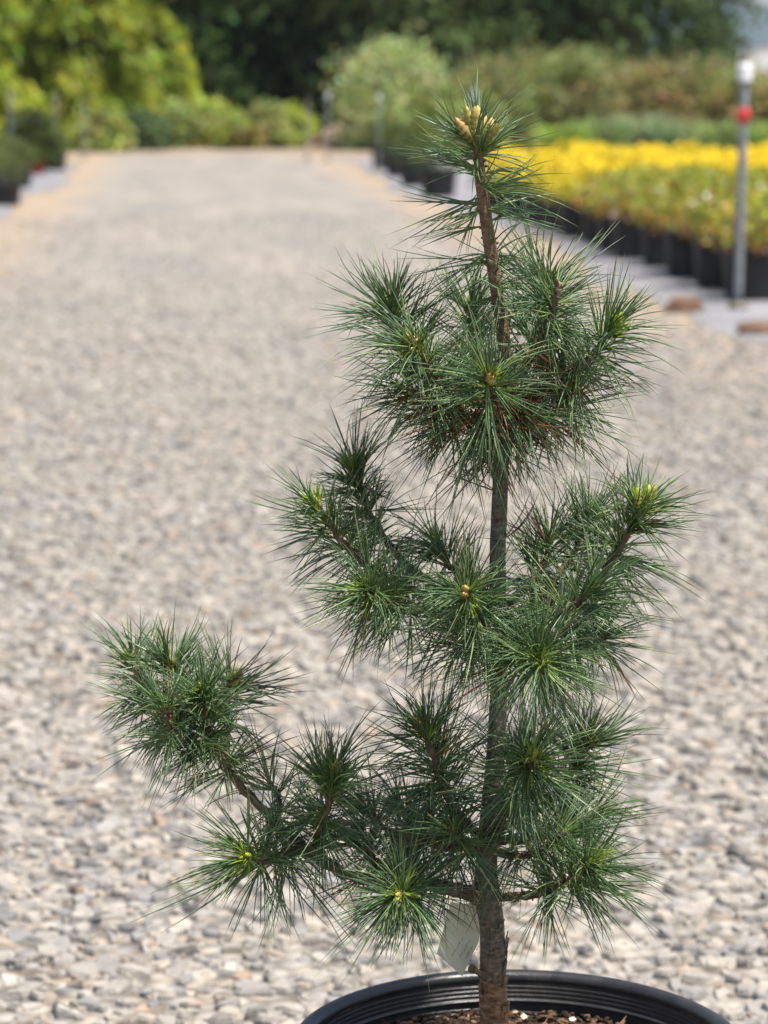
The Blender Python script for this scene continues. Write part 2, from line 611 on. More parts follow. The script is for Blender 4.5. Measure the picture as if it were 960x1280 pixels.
POT_C = at(648, 1303, D0)
sv, sf, sc_ = [], [], []
off = 0
for (y0, y1, dens, smin, smax, h0, h1) in ((1.7, 6.5, 1500, 0.012, 0.026, 0.006, 0.013), (1.7, 7.0, 900, 0.026, 0.048, 0.006, 0.015), (6.5, 10.0, 1150, 0.016, 0.034, 0.006, 0.013),
                                          (7.0, 12.0, 260, 0.03, 0.05, 0.007, 0.015), (10.0, 16.0, 420, 0.018, 0.038, 0.006, 0.013), (16, 24.0, 110, 0.02, 0.045, 0.006, 0.014)):
    xy = scatter(y0, y1, dens)
    xy = xy[np.hypot(xy[:, 0] - POT_C.x, xy[:, 1] - POT_C.y) > 0.17]
    xy = xy[rng.uniform(0, 1, len(xy)) > 0.45 * patch(xy) * (1 if smax < 0.04 else 0.7)]
    n = len(xy)
    k_ = (0.10 + 0.42 * patch(xy) * rng.uniform(0.5, 1, n))[:, None]
    scol = stone_colors(n) * (1 - k_) + np.array((0.315, 0.28, 0.235)) * k_          # dust lying on the stones
    v, f, c = plates(xy, rng.uniform(smin, smax, n) * rng.choice([1, 1, 1, 1.3], n), scol, h0, h1)
    sv.append(v)
    sf.append(f + off)
    sc_.append(c)
    off += len(v)
g = link('gravel', mesh_arrays('gravel', np.concatenate(sv), np.concatenate(sf), M['stone'], np.concatenate(sc_)))
tag(g, 'grey and beige crushed stone gravel covering the nursery road', 'gravel', kind='stuff')

# ------------------------------------------------------------------ trees, shrubs and hills behind
def leaf_quads(p, size, colr, up=0.3, asp=0.6, axis=None):
    """p (n,3) centres; small pointed faces"""
    n = len(p)
    d = rng.normal(0, 1, (n, 3)) if axis is None else axis + rng.normal(0, 0.35, (n, 3))
    d /= np.linalg.norm(d, axis=1)[:, None]
    nn = rng.normal(0, 1, (n, 3)) + np.array([0, 0, up * 3])
    s = np.cross(d, nn)
    s /= np.linalg.norm(s, axis=1)[:, None] + 1e-9
    nn = np.cross(s, d)
    sz = np.broadcast_to(np.asarray(size, float), (n,))[:, None]
    a = p - d * sz * 0.5
    c = p + d * sz * 0.5
    bL = p + s * sz * asp * 0.5 + nn * sz * 0.12
    bR = p - s * sz * asp * 0.5 + nn * sz * 0.12
    v = np.stack([a, bR, c, bL], 1).reshape(-1, 3)
    f = np.arange(4 * n).reshape(n, 4)
    return v, f, np.repeat(colr, 4, 0)


def jitter_color(base, n, s=0.18, hue=0.10):
    c = np.array(base)[None] * rng.normal(1, s, (n, 1)).clip(0.45, 1.7)
    return (c * rng.normal(1, hue, (n, 3)).clip(0.6, 1.4)).clip(0.003, 0.9)


def clump_crown(rx, ry, z0, z1, nclump, per, csize, leaf, bases, shell=0.55, flat=0.7, lean=0.0):
    """foliage as many separate clumps spread through an uneven crown volume"""
    V, Fc, C = [], [], []
    offs = 0
    H = z1 - z0
    for k in range(nclump):
        a = rng.uniform(0, 6.283)
        u = rng.uniform(0.0, 1.0)
        prof = math.sin(math.pi * min(1, 0.18 + 0.82 * u)) ** 0.6
        r = (shell + (1 - shell) * rng.uniform(0, 1) ** 0.5) * prof * rng.uniform(0.75, 1.12)
        cen = np.array([rx * r * math.cos(a), ry * r * math.sin(a), z0 + H * u * rng.uniform(0.94, 1.06)])
        cs = csize * rng.uniform(0.6, 1.4)
        p = cen + rng.normal(0, 1, (per, 3)) * np.array([cs, cs, cs * flat])
        p[:, 2] = np.maximum(p[:, 2], 0.02)
        base = np.array(bases[rng.integers(len(bases))]) * rng.uniform(0.75, 1.25)
        v, f, c = leaf_quads(p, leaf * rng.uniform(0.7, 1.3, per), jitter_color(base, per))
        V.append(v); Fc.append(f + offs); C.append(c)
        offs += len(v)
    return np.concatenate(V), np.concatenate(Fc), np.concatenate(C)


def trunk_mesh(h, r, rx, nl, z0):
    mb = MB()
    pts = spline([(0, 0, -0.05), (0.05 * h * rng.normal(), 0.03 * h * rng.normal(), h * 0.5), (0.06 * h * rng.normal(), 0, h)], 10)
    mb.tube(pts, np.linspace(r, r * 0.2, 10), 9, rough=0.06)
    for k in range(nl):
        t = rng.uniform(z0, 0.85)
        b = pts[int(t * 9)]
        a = rng.uniform(0, 6.28)
        L = rx * rng.uniform(0.5, 0.9)
        e = b + np.array([math.cos(a) * L, math.sin(a) * L, L * rng.uniform(0.2, 0.7)])
        mid = (b + e) / 2 + np.array([0, 0, 0.1 * L])
        mb.tube(spline([b, mid, e], 6), np.linspace(r * 0.4, r * 0.08, 6), 6, rough=0.05)
    return mb


def make_tree(name, label, group, h, rx, nclump, per, csize, leaf, bases, mat, z0=0.05, cat='tree', shell=0.5):
    t = thing(name, (0, 0, 0), label, cat, group)
    trunk_mesh(h * 0.92, 0.025 * h, rx, 14, 0.12).build('trunk', M['tree_bark'], t, smooth=True)
    v, f, c = clump_crown(rx, rx, h * z0, h, nclump, per, csize, leaf, bases, shell)
    link('crown', mesh_arrays('crown', v, f, mat, c), t)
    return t


def place(o, x, y, rz, s, label=None):
    o.location = (x, y, 0)
    o.rotation_euler = (0, 0, rz)
    o.scale = (s, s, s)
    if label:
        o['label'] = label
    return o


DARK = [(0.052, 0.094, 0.024), (0.038, 0.07, 0.02), (0.068, 0.111, 0.027), (0.052, 0.077, 0.029)]
GREY = [(0.089, 0.137, 0.049), (0.066, 0.102, 0.034), (0.115, 0.164, 0.06), (0.081, 0.121, 0.051)]
darkA = make_tree('forest_tree', '', 'dark woodland trees behind the nursery', 9.0, 2.9, 260, 75, 0.34, 0.26, DARK, M['leaf_dark'])
darkB = make_tree('forest_tree', '', 'dark woodland trees behind the nursery', 8.0, 2.6, 240, 75, 0.36, 0.26, GREY, M['leaf_dark'])
FOREST = [
    (darkA, 0.3, 63, 0.0, 1.0, 'blackish green woodland tree right of the bright yellow-green conifers, behind the road end'),
    (darkA, 3.0, 66, 1.9, 1.05, 'dark woodland tree directly behind the pale round bush at the road end'),
    (darkB, 5.0, 62, 0.7, 1.0, 'grey-green woodland tree behind the tip of the potted pine'),
    (darkB, 7.7, 65, 2.2, 1.05, 'dusky woodland tree second from the right end of the tree line'),
    (darkB, 10.4, 63, 4.0, 1.0, 'rightmost grey-green woodland tree, ending beside the patch of sky'),
    (darkA, -2.4, 68, 3.1, 1.1, 'dark woodland tree filling the gap behind the bright conifers'),
    (darkA, -5.6, 68, 5.0, 1.1, 'leftmost dark woodland tree, hardly showing behind the bright conifers'),
    (darkA, 1.6, 71, 2.5, 1.15, 'dark tree in the second row behind the road end'),
    (darkB, 6.4, 71, 5.5, 1.15, 'dark tree in the second row behind the pine tip'),
    (darkB, 9.3, 72, 1.2, 1.1, 'dark tree in the second row near the sky patch'),
]
used = set()
for src, x, y, rz, s, lab in FOREST:
    o = src if id(src) not in used else copy_tree(src)
    used.add(id(src))
    place(o, x, y, rz, s, lab)


def make_conifer(h, rx, nb, per, bases, leaf):
    t = thing('conifer_tree', (0, 0, 0), '', 'tree', 'bright conifers left of the road end')
    trunk_mesh(h, 0.02 * h, 0.5, 0, 0.1).build('trunk', M['tree_bark'], t, smooth=True)
    V, Fc, C = [], [], []
    offs = 0
    for k in range(nb):
        u = rng.uniform(0.02, 0.97) ** 1.25
        a = rng.uniform(0, 6.28)
        L = rx * (1 - u) ** 0.75 * rng.uniform(0.7, 1.1) + 0.25
        z = h * u
        s = rng.uniform(0, 1, per) ** 0.6
        side = rng.normal(0, 1, per) * 0.17 * L * (1 - 0.5 * s)
        dz = 0.22 * L * s - 0.52 * L * s ** 2 + rng.normal(0, 0.06, per)
        hang = -np.abs(rng.normal(0, 0.14, per))
        ca, sa = math.cos(a), math.sin(a)
        p = np.stack([ca * L * s - sa * side, sa * L * s + ca * side, np.maximum(z + dz + hang, 0.03)], 1)
        base = np.array(bases[rng.integers(len(bases))]) * rng.uniform(0.8, 1.25)
        cc = jitter_color(base, per, 0.15) * (0.7 + 0.5 * s)[:, None]          # colour runs from darker near the trunk to paler at the bough ends
        axis = np.array([ca * 0.7, sa * 0.7, -0.7])[None]
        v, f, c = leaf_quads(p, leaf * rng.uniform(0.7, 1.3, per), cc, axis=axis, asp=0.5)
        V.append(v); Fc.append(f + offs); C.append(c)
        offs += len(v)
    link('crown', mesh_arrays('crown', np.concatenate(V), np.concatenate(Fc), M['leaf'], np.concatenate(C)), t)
    return t


YG = [(0.298, 0.338, 0.027), (0.228, 0.288, 0.027), (0.35, 0.371, 0.037), (0.175, 0.236, 0.025)]
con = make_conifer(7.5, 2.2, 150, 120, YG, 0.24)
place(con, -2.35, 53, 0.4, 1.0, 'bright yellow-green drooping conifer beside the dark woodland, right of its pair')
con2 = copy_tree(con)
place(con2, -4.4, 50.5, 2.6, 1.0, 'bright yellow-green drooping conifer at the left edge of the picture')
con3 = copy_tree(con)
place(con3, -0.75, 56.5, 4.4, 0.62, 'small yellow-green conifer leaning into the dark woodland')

# low bushes in front of the wood
def bush(label, px, py, h, w, bases, group='bushes along the far edge of the nursery', per=70, csize=0.13, leaf=0.13, ncl=60, mat='leaf', dist=None, name='bush'):
    g = ground(px, py)
    t = thing(name, g, label, 'bush', group)
    mb = MB()
    for k in range(6):
        a = rng.uniform(0, 6.28)
        e = np.array([math.cos(a) * w * 0.28, math.sin(a) * w * 0.28, h * rng.uniform(0.55, 0.85)])
        mb.tube(spline([(0, 0, -0.02), e * np.array([0.35, 0.35, 0.5]), e], 6), np.linspace(0.02, 0.006, 6), 5, rough=0.05)
    mb.build('stem', M['tree_bark'], t, smooth=True)
    v, f, c = clump_crown(w * 0.5, w * 0.5, h * 0.06, h, ncl, per, csize * h, leaf, bases, 0.35)
    link('foliage', mesh_arrays('foliage', v, f, M[mat], c), t)
    return t


PALE = [(0.396, 0.462, 0.209), (0.308, 0.385, 0.143), (0.484, 0.517, 0.286)]
LIME = [(0.408, 0.48, 0.084), (0.312, 0.408, 0.072), (0.456, 0.48, 0.144)]
MIDG = [(0.218, 0.299, 0.081), (0.299, 0.333, 0.115), (0.345, 0.333, 0.138)]
OLIV = [(0.26, 0.27, 0.1), (0.2, 0.24, 0.08), (0.31, 0.27, 0.13), (0.16, 0.2, 0.06), (0.33, 0.36, 0.18)]
TAN = [(0.345, 0.241, 0.121), (0.276, 0.224, 0.086), (0.207, 0.224, 0.069)]
bush('tall pale green bush with whitish shoots at the right of the road end', 492, 188, 1.75, 2.1, PALE, ncl=110)
bush('light green lower bush in front of the pale tall bush', 540, 195, 1.05, 1.1, MIDG)
bush('bright green low bush in the middle of the road end', 262, 185, 0.80, 0.85, LIME)
bush('mid green low bush at the road end, under the dark trees', 330, 186, 0.72, 0.9, MIDG)
bush('bright low bush just left of the brown bark heap', 365, 185, 0.70, 0.8, LIME)
bush('bluish green low bush at the foot of the bright conifers', 180, 188, 0.62, 0.9, [(0.10, 0.15, 0.06), (0.08, 0.13, 0.05)])
bush('green low bush between conifer foot and the middle bush', 222, 186, 0.78, 0.8, MIDG)
bush('small tan and green bush at the road end, below the dark gap', 298, 187, 0.52, 0.8, TAN + LIME)
bush('yellowish low bush left of the road end by the riser pipes', 128, 190, 0.66, 0.9, LIME + MIDG)
for px, py, h, w, pal, lab in (
        (610, 190, 1.40, 1.7, OLIV, 'olive bush right behind the potted pine tip'),
        (665, 186, 1.62, 1.6, OLIV + TAN, 'brownish olive bush just right of the pine tip'),
        (720, 188, 1.68, 1.6, MIDG + OLIV, 'green bush behind the golden bed, above the ornamental grasses'),
        (775, 186, 1.57, 1.6, OLIV, 'olive bush behind the golden bed, left of the russet one'),
        (830, 188, 1.51, 1.5, TAN + OLIV, 'russet tan bush behind the golden bed'),
        (880, 186, 1.46, 1.5, OLIV + MIDG, 'olive green bush left of the tall riser with the red ball'),
        (930, 188, 1.29, 1.5, TAN + MIDG, 'tan green bush behind the tall riser with the red ball'),
        (985, 186, 1.40, 1.6, OLIV + LIME, 'olive bush at the right edge of the picture'),
        (580, 194, 1.06, 1.0, [(0.16, 0.15, 0.03)] + MIDG, 'yellow-tinged bush left of the pine tip')):
    bush(lab, px, py, h, w, pal, 'bushes behind the golden bed', ncl=75)


# upright ornamental grasses behind the golden bed
def grass_clump(label, px, py, h, w, base, n=420):
    g = ground(px, py)
    t = thing('grass_clump', g, label, 'grass clump', 'ornamental grasses behind the golden bed')
    a = rng.uniform(0, 6.28, n)
    r0 = rng.uniform(0, 0.12, n) * w
    p0 = np.stack([r0 * np.cos(a), r0 * np.sin(a), np.zeros(n)], 1)
    lean = np.abs(rng.normal(0.22, 0.2, n))
    L = h * rng.uniform(0.6, 1.15, n)
    d = np.stack([np.cos(a) * lean, np.sin(a) * lean, np.ones(n)], 1)
    d /= np.linalg.norm(d, axis=1)[:, None]
    v, f, c = needle_mesh(p0, d, L, np.stack([np.cos(a) * 0.25, np.sin(a) * 0.25, -0.2 * np.ones(n)], 1), np.full(n, 0.010), jitter_color(base, n), jitter_color(base, n), 3)
    link('blades', mesh_arrays('blades', v, f, M['leaf'], c), t)['kind'] = 'stuff'
    return t


def needle_mesh(p0, d, L, bend, w, cbase, cmid, seg=4, ctip=None, sides=3):
    """curved tapering three-sided blades, vectorised"""
    n = len(p0)
    ts = np.linspace(0, 1, seg + 1)
    P = p0[:, None, :] + L[:, None, None] * (d[:, None, :] * ts[None, :, None] + bend[:, None, :] * (ts ** 2)[None, :, None])
    tg = d[:, None, :] + 2 * bend[:, None, :] * ts[None, :, None]
    tg /= np.linalg.norm(tg, axis=2)[..., None]
    ref = rng.normal(0, 1, (n, 1, 3))
    u = np.cross(tg, ref)
    u /= np.linalg.norm(u, axis=2)[..., None] + 1e-9
    q = np.cross(tg, u)
    prof = np.interp(ts, [0, 0.15, 0.7, 1], [0.75, 1.0, 0.85, 0.12])
    ang = np.arange(sides) * 2 * math.pi / sides
    rad = (w[:, None] * prof[None])[:, :, None, None]
    V = P[:, :, None, :] + rad * (np.cos(ang)[None, None, :, None] * u[:, :, None, :] + np.sin(ang)[None, None, :, None] * q[:, :, None, :])
    m = seg + 1
    base = (np.arange(n) * m * sides)[:, None]
    fl = []
    for i in range(seg):
        for k in range(sides):
            k2 = (k + 1) % sides
            fl.append((i * sides + k, i * sides + k2, (i + 1) * sides + k2, (i + 1) * sides + k))
    Fc = (base[:, :, None] + np.array(fl)[None]).reshape(-1, 4)
    k = np.clip(ts / 0.30, 0, 1)[None, :, None]
    C = cbase[:, None, :] * (1 - k) + cmid[:, None, :] * k
    if ctip is not None:
        k2 = np.clip((ts - 0.72) / 0.2, 0, 1)[None, :, None]
        C = C * (1 - k2) + ctip[:, None, :] * k2
    C = np.repeat(C[:, :, None, :], sides, 2)
    return V.reshape(-1, 3), Fc, C.reshape(-1, 3)


for px, py, h, w, base, lab in (
        (705, 208, 0.75, 0.8, (0.38, 0.50, 0.08), 'bright green grass clump behind the left end of the golden bed'),
        (755, 206, 0.85, 0.9, (0.36, 0.46, 0.18), 'grey-green grass clump second from the left behind the golden bed'),
        (800, 205, 0.90, 1.0, (0.50, 0.56, 0.34), 'pale silvery grass clump with arching blades behind the golden bed'),
        (845, 206, 0.80, 0.9, (0.30, 0.42, 0.20), 'blue-green grass clump in the middle behind the golden bed'),
        (895, 207, 0.80, 0.9, (0.40, 0.48, 0.17), 'soft green grass clump just left of the tall riser'),
        (950, 207, 0.78, 0.9, (0.38, 0.50, 0.12), 'green grass clump right of the tall riser')):
    grass_clump(lab, px, py, h, w, base)

# bark heap beyond the right hand bed
mbx = MB()
gh = ground(432, 186)
nn_ = 18
hv, hf = [], []
for i in range(9):
    for k in range(nn_):
        a = 2 * math.pi * k / nn_
        r = 0.75 * (1 - i / 8.0) ** 0.8 * (1 + 0.12 * rng.normal())
        hv.append((r * math.cos(a) * 1.1, r * math.sin(a), max(-0.02, 0.5 * (i / 8.0) + 0.03 * rng.normal())))
for i in range(8):
    for k in range(nn_):
        k2 = (k + 1) % nn_
        hf.append((i * nn_ + k, i * nn_ + k2, (i + 1) * nn_ + k2, (i + 1) * nn_ + k))
mbx.add(hv, hf)
o = mbx.build('bark_heap', M['mound'], smooth=False, loc=gh)
tag(o, 'grey-brown heap of bark at the road end beside the pale bush', 'heap')

# white polytunnel behind the right hand bushes
g0 = at(985, 110, 95)
pt = thing('polytunnel', (g0.x, g0.y, 0), 'white polytunnel roof showing above the bushes at the right edge', 'polytunnel', rz=R(-8))
mb = MB()
W_, Hh, Ln = 3.0, 2.75, 16.0
arc = [(-W_, 0.0), (-W_, 1.3), (-W_ * 0.9, 1.9), (-W_ * 0.65, 2.35), (-W_ * 0.3, 2.65), (0, Hh), (W_ * 0.3, 2.65), (W_ * 0.65, 2.35), (W_ * 0.9, 1.9), (W_, 1.3), (W_, 0.0)]
v = [(x, y, z) for y in (0, Ln) for x, z in arc]
k = len(arc)
mb.add(v, [(i, i + 1, k + i + 1, k + i) for i in range(k - 1)])
mb.build('cover', M['poly'], pt)
mb = MB()
mb.add([(x, 0.02, z) for x, z in arc], [list(range(k))])
mb.build('end_wall', M['poly'], pt)
mb = MB()
mb.box((-0.9, -0.04, 0), (0.9, 0.0, 2.0))
mb.build('door', M['white'], pt)
for yy in (0.0, 4.0, 8.0, 12.0, 16.0):
    mb = MB()
    mb.tube([(x * 1.01, yy, z * 1.01) for x, z in arc], 0.03, 6)
    mb.build('hoop', M['steel'], pt)

# far wooded hill
hx, hz = [], []
nx, ny = 90, 8
hv = []
for j in range(ny):
    for i in range(nx):
        x = -700 + 2100 * i / (nx - 1)
        prof = 62 + 30 * math.sin(x * 0.0041 + 0.6) + 10 * math.sin(x * 0.017) + 4 * math.sin(x * 0.06)
        t = j / (ny - 1)
        hv.append((x, 2000 + 420 * t, max(-0.5, prof * math.sin(t * math.pi * 0.5) ** 0.8 + rng.normal(0, 1.2) * (t > 0))))
hf = np.array([(j * nx + i, j * nx + i + 1, (j + 1) * nx + i + 1, (j + 1) * nx + i) for j in range(ny - 1) for i in range(nx - 1)])
tag(link('hill', mesh_arrays('hill', np.array(hv), hf, M['hill'], smooth=True)), kind='structure')

# ------------------------------------------------------------------ potted plants of the beds
def pot_profile(r, h):
    return [(r * 0.80, 0.0), (r * 0.83, 0.01), (r * 0.96, h * 0.90), (r * 1.02, h * 0.905), (r * 1.03, h), (r * 0.97, h), (r * 0.94, h * 0.88)]


def potted(label, group, kind, r=0.165, h=0.25, fol_h=0.30, seed=0, name='potted_shrub'):
    t = thing(name, (0, 0, 0), label, 'potted plant', group)
    mb = MB()
    mb.lathe(pot_profile(r, h), 20, cap0=True)
    mb.build('pot', M['red_pot'] if kind == 'redpot' else M['pot_far'], t, smooth=True)
    mb = MB()
    mb.lathe([(r * 0.945, h * 0.885), (0.0005, h * 0.90)], 14)
    mb.build('soil', M['potsoil'], t, smooth=True)
    mb = MB()
    for k in range(7):
        a = rng.uniform(0, 6.28)
        e = np.array([math.cos(a) * r * 0.8, math.sin(a) * r * 0.8, h + fol_h * rng.uniform(0.6, 0.9)])
        mb.tube(spline([(math.cos(a) * 0.03, math.sin(a) * 0.03, h * 0.88), (e[0] * 0.5, e[1] * 0.5, h + fol_h * 0.4), e], 5), np.linspace(0.004, 0.002, 5), 4)
    mb.build('stem', M['twig'], t)
    n = 620
    a = rng.uniform(0, 6.28, n)
    u = rng.uniform(0, 1, n) ** 0.7
    rr = (0.25 + 0.75 * rng.uniform(0, 1, n) ** 0.5) * r * 1.5 * np.sin(np.pi * (0.22 + 0.70 * u)) ** 0.7
    bumpy = 1 + 0.18 * np.sin(a * 5 + seed) * np.sin(u * 9 + seed)
    p = np.stack([rr * np.cos(a) * bumpy, rr * np.sin(a) * bumpy, h * 0.86 + fol_h * u * (0.82 + 0.25 * rng.uniform(0, 1, n))], 1)
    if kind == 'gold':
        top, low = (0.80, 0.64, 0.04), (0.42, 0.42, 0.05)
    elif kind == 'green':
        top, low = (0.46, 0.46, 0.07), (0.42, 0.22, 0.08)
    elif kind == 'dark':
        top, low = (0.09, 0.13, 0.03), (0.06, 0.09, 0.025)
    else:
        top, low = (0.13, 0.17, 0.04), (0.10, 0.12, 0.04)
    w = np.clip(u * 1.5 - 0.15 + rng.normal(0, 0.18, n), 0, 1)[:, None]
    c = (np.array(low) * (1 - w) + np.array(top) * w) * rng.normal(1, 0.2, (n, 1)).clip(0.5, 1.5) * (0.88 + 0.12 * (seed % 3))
    if kind == 'green':
        red = (rng.uniform(0, 1, n) < 0.08 + 0.07 * (seed % 3) + 0.30 * (u < 0.35))
        c[red] = np.array((0.42, 0.15, 0.05)) * rng.normal(1, 0.12, (red.sum(), 1))
        gr = (rng.uniform(0, 1, n) < 0.35)
        c[gr] = np.array((0.24, 0.32, 0.06)) * rng.normal(1, 0.12, (gr.sum(), 1))
    if kind == 'green':
        wf = (rng.uniform(0, 1, n) < 0.03) & (u > 0.5)
        c[wf] = (0.75, 0.72, 0.66)
    v, f, cc = leaf_quads(p, 0.042 * rng.uniform(0.7, 1.4, n), c, up=0.5, asp=0.55)
    link('foliage', mesh_arrays('foliage', v, f, M['leaf'], cc), t)
    return t


gold = [potted('', 'golden shrubs of the right hand bed', 'gold', fol_h=0.31 + 0.02 * k, seed=k) for k in range(3)]
green = [potted('', 'green and orange shrubs of the right hand bed', 'green', fol_h=0.29 + 0.02 * k, seed=k + 5) for k in range(3)]
first = set()


def use(proto, x, y, label, s=1.0, rz=None):
    o = proto if id(proto) not in first else copy_tree(proto)
    first.add(id(proto))
    o.location = (x, y, 0.012)
    o.rotation_euler = (0, 0, rng.uniform(0, 6.28) if rz is None else rz)
    o.scale = (s, s, s * rng.uniform(0.93, 1.07))
    o['label'] = label
    return o


ORD = ['first', 'second', 'third', 'fourth', 'fifth', 'sixth', 'seventh', 'eighth', 'ninth', 'tenth', 'eleventh', 'twelfth', 'thirteenth', 'fourteenth', 'fifteenth',
       'sixteenth', 'seventeenth', 'eighteenth', 'nineteenth', 'twentieth', 'twenty-first', 'twenty-second', 'twenty-third', 'twenty-fourth', 'twenty-fifth', 'twenty-sixth', 'twenty-seventh', 'twenty-eighth']
row = 0
fi = 0
y = 13.75
PITCH_Y, PITCH_X = 0.44, 0.40
nrows_y = int((25.6 - y) / PITCH_Y)
BED_ROW = []
for j in range(nrows_y + 1):
    yy = y + j * PITCH_Y
    i = 0
    while True:
        xx = 2.98 + i * PITCH_X + (0.18 if j % 2 else 0)
        if xx > 0.222 * yy + 0.55 or i > 12:
            break
        g_ = yy > 19.2 + 0.4 * math.sin(xx * 3)
        pr = (gold if g_ else green)[rng.integers(3)]
        s = 1.0 * rng.uniform(0.92, 1.08)
        if i == 0:
            n_ = ORD[j] if j < len(ORD) else 'last'
            lab = ('golden yellow' if g_ else 'green and orange') + ' shrub, %s from the camera in the front row of black pots' % n_
        else:
            lab = 'golden yellow shrub in the packed far half of the right hand bed' if g_ else 'green and orange shrub in the inner rows of the near half of the bed'
        use(pr, xx + rng.normal(0, 0.03), yy + rng.normal(0, 0.04), lab, s)
        i += 1

# dark plants in pots further along the right hand edge
dark = potted('', 'dark green potted plants along the far right bed edge', 'dark', r=0.2, h=0.30, fol_h=0.34, seed=3)
for px, py, s, lab in ((690, 268, 1.0, 'dark potted plant at the far left corner of the golden bed'),
                       (645, 262, 0.95, 'dark potted plant just right of the pine leader, behind its needles'),
                       (548, 248, 1.0, 'dark potted plant showing left of the pine leader'),
                       (520, 234, 1.0, 'dark potted plant second left of the pine leader'),
                       (500, 222, 1.0, 'dark potted plant third left of the pine leader'),
                       (482, 213, 1.05, 'leftmost dark potted plant along the right bed edge')):
    g = ground(px, py)
    use(dark, g.x, g.y, lab, s)

# left bed
shr = potted('', 'potted plants of the left bed', 'mixed', r=0.2, h=0.27, fol_h=0.36, seed=9)
lft = [(6, 258, 0.85, 'grey-green potted plant nearest the camera at the left picture edge'),
       (-14, 246, 0.9, 'potted plant half cut by the left picture edge'),
       (22, 236, 0.9, 'potted plant in the left bed in front of the tallest left riser'),
       (4, 232, 0.95, 'potted plant behind the first at the left picture edge'),
       (68, 214, 0.9, 'light green potted plant right of the round dark shrub')]
for px, py, s, lab in lft:
    g = ground(px, py)
    use(shr, g.x, g.y, lab, s)
t = potted('round dark green shrub in a red pot in the left bed', 'potted plants of the left bed', 'redpot', r=0.19, h=0.2, fol_h=0.3, seed=2)
g = ground(40, 219)
t.location = (g.x, g.y, 0.012)
for ch in list(t.children):
    if ch.name.startswith('foliage'):
        v, f, c = clump_crown(0.36, 0.36, 0.16, 0.78, 60, 60, 0.07, 0.07, [(0.06, 0.09, 0.02), (0.08, 0.10, 0.025), (0.05, 0.07, 0.02)], 0.4)
        ch.data = mesh_arrays('foliage', v, f, M['leaf'], c)


# sprinkler riser pipes
def riser(label, px, py, h, red=False, r=0.013, cap='white'):
    g = ground(px, py)
    t = thing('sprinkler_riser', g, label, 'sprinkler riser', 'sprinkler riser pipes')
    mb = MB()
    mb.lathe([(0.05, -0.01), (0.05, 0.03), (0.035, 0.05), (r, 0.055)], 14, cap0=True, cap1=True)
    mb.build('base', M['sprinkler'], t, smooth=False)
    mb = MB()
    mb.tube(spline([(0, 0, 0.0), (0.006, 0, h * 0.5), (0.012, 0.0, h - 0.06)], 10), r, 12)
    mb.build('pipe', M['steel'], t, smooth=True)
    mb = MB()
    mb.lathe([(r * 1.1, -0.075), (r * 1.7, -0.07), (r * 1.7, 0.0), (r * 1.25, 0.012)], 14, cap0=True, cap1=True, center=(0.012, 0, h - 0.01))
    mb.build('coupling', M[cap], t, smooth=False)
    mb = MB()
    mb.lathe([(0.009, 0), (0.009, 0.02), (0.018, 0.025), (0.018, 0.04), (0.008, 0.05), (0.008, 0.07)], 10, cap1=True, center=(0.012, 0, h))
    mb.tube([(0.012, 0, h + 0.055), (0.04, 0, h + 0.068), (0.062, 0, h + 0.058)], 0.006, 6)
    mb.build('sprinkler_head', M['sprinkler'], t, smooth=False)
    if red:
        mb = MB()
        mb.lathe([(0.018, -0.04), (0.028, -0.03), (0.034, 0.0), (0.028, 0.03), (0.018, 0.04)], 14, cap0=True, cap1=True, center=(0.010, 0, h - 0.25))
        mb.build('valve', M['red'], t, smooth=True)
    return t


riser('tall grey riser pipe with white top and red ball at right', 922, 390, 1.215, True, 0.021)
riser('riser pipe with white top just above the pine tip', 590, 236, 1.10)
riser('riser pipe with pale top standing before the tall pale bush', 473, 214, 1.05)
riser('riser pipe with white top in front of the bark heap', 409, 202, 1.06)
riser('thin brownish riser pipe left of the bark heap', 384, 200, 0.92, cap='tan')
riser('nearest and tallest riser pipe in the left bed', 14, 232, 1.06, cap='tan')
riser('middle riser pipe of the left bed, behind the round shrub', 70, 208, 1.0, cap='tan')
riser('rightmost riser pipe of the left bed, by the road edge', 105, 200, 0.92, cap='tan')


# two rough stones weighing down the fabric edge
def big_stone(label, px, py, sx, sy, sz, rz):
    g = ground(px, py)
    import bmesh
    bm = bmesh.new()
    bmesh.ops.create_icosphere(bm, subdivisions=3, radius=1.0)
    r = np.random.default_rng(int(px))
    planes = [(Vector(r.normal(0, 1, 3)).normalized(), r.uniform(0.62, 0.85)) for _ in range(10)]
    for v in bm.verts:
        for nrm, dd in planes:
            k = v.co.dot(nrm) - dd
            if k > 0:
                v.co -= nrm * k
        v.co += Vector(r.normal(0, 0.02, 3))
    me = bpy.data.meshes.new('edge_stone')
    bm.to_mesh(me)
    bm.free()
    me.materials.append(M['brown_stone'])
    o = link('edge_stone', me, None, (g.x, g.y, sz * 0.55), (0, 0, rz), (sx, sy, sz))
    tag(o, label, 'stone', 'stones holding down the fabric edge')


big_stone('brown stone on the fabric edge left of the tall riser foot', 852, 392, 0.115, 0.08, 0.055, 0.2)
big_stone('brown stone on the fabric edge at the right picture border', 948, 420, 0.12, 0.09, 0.045, -0.3)


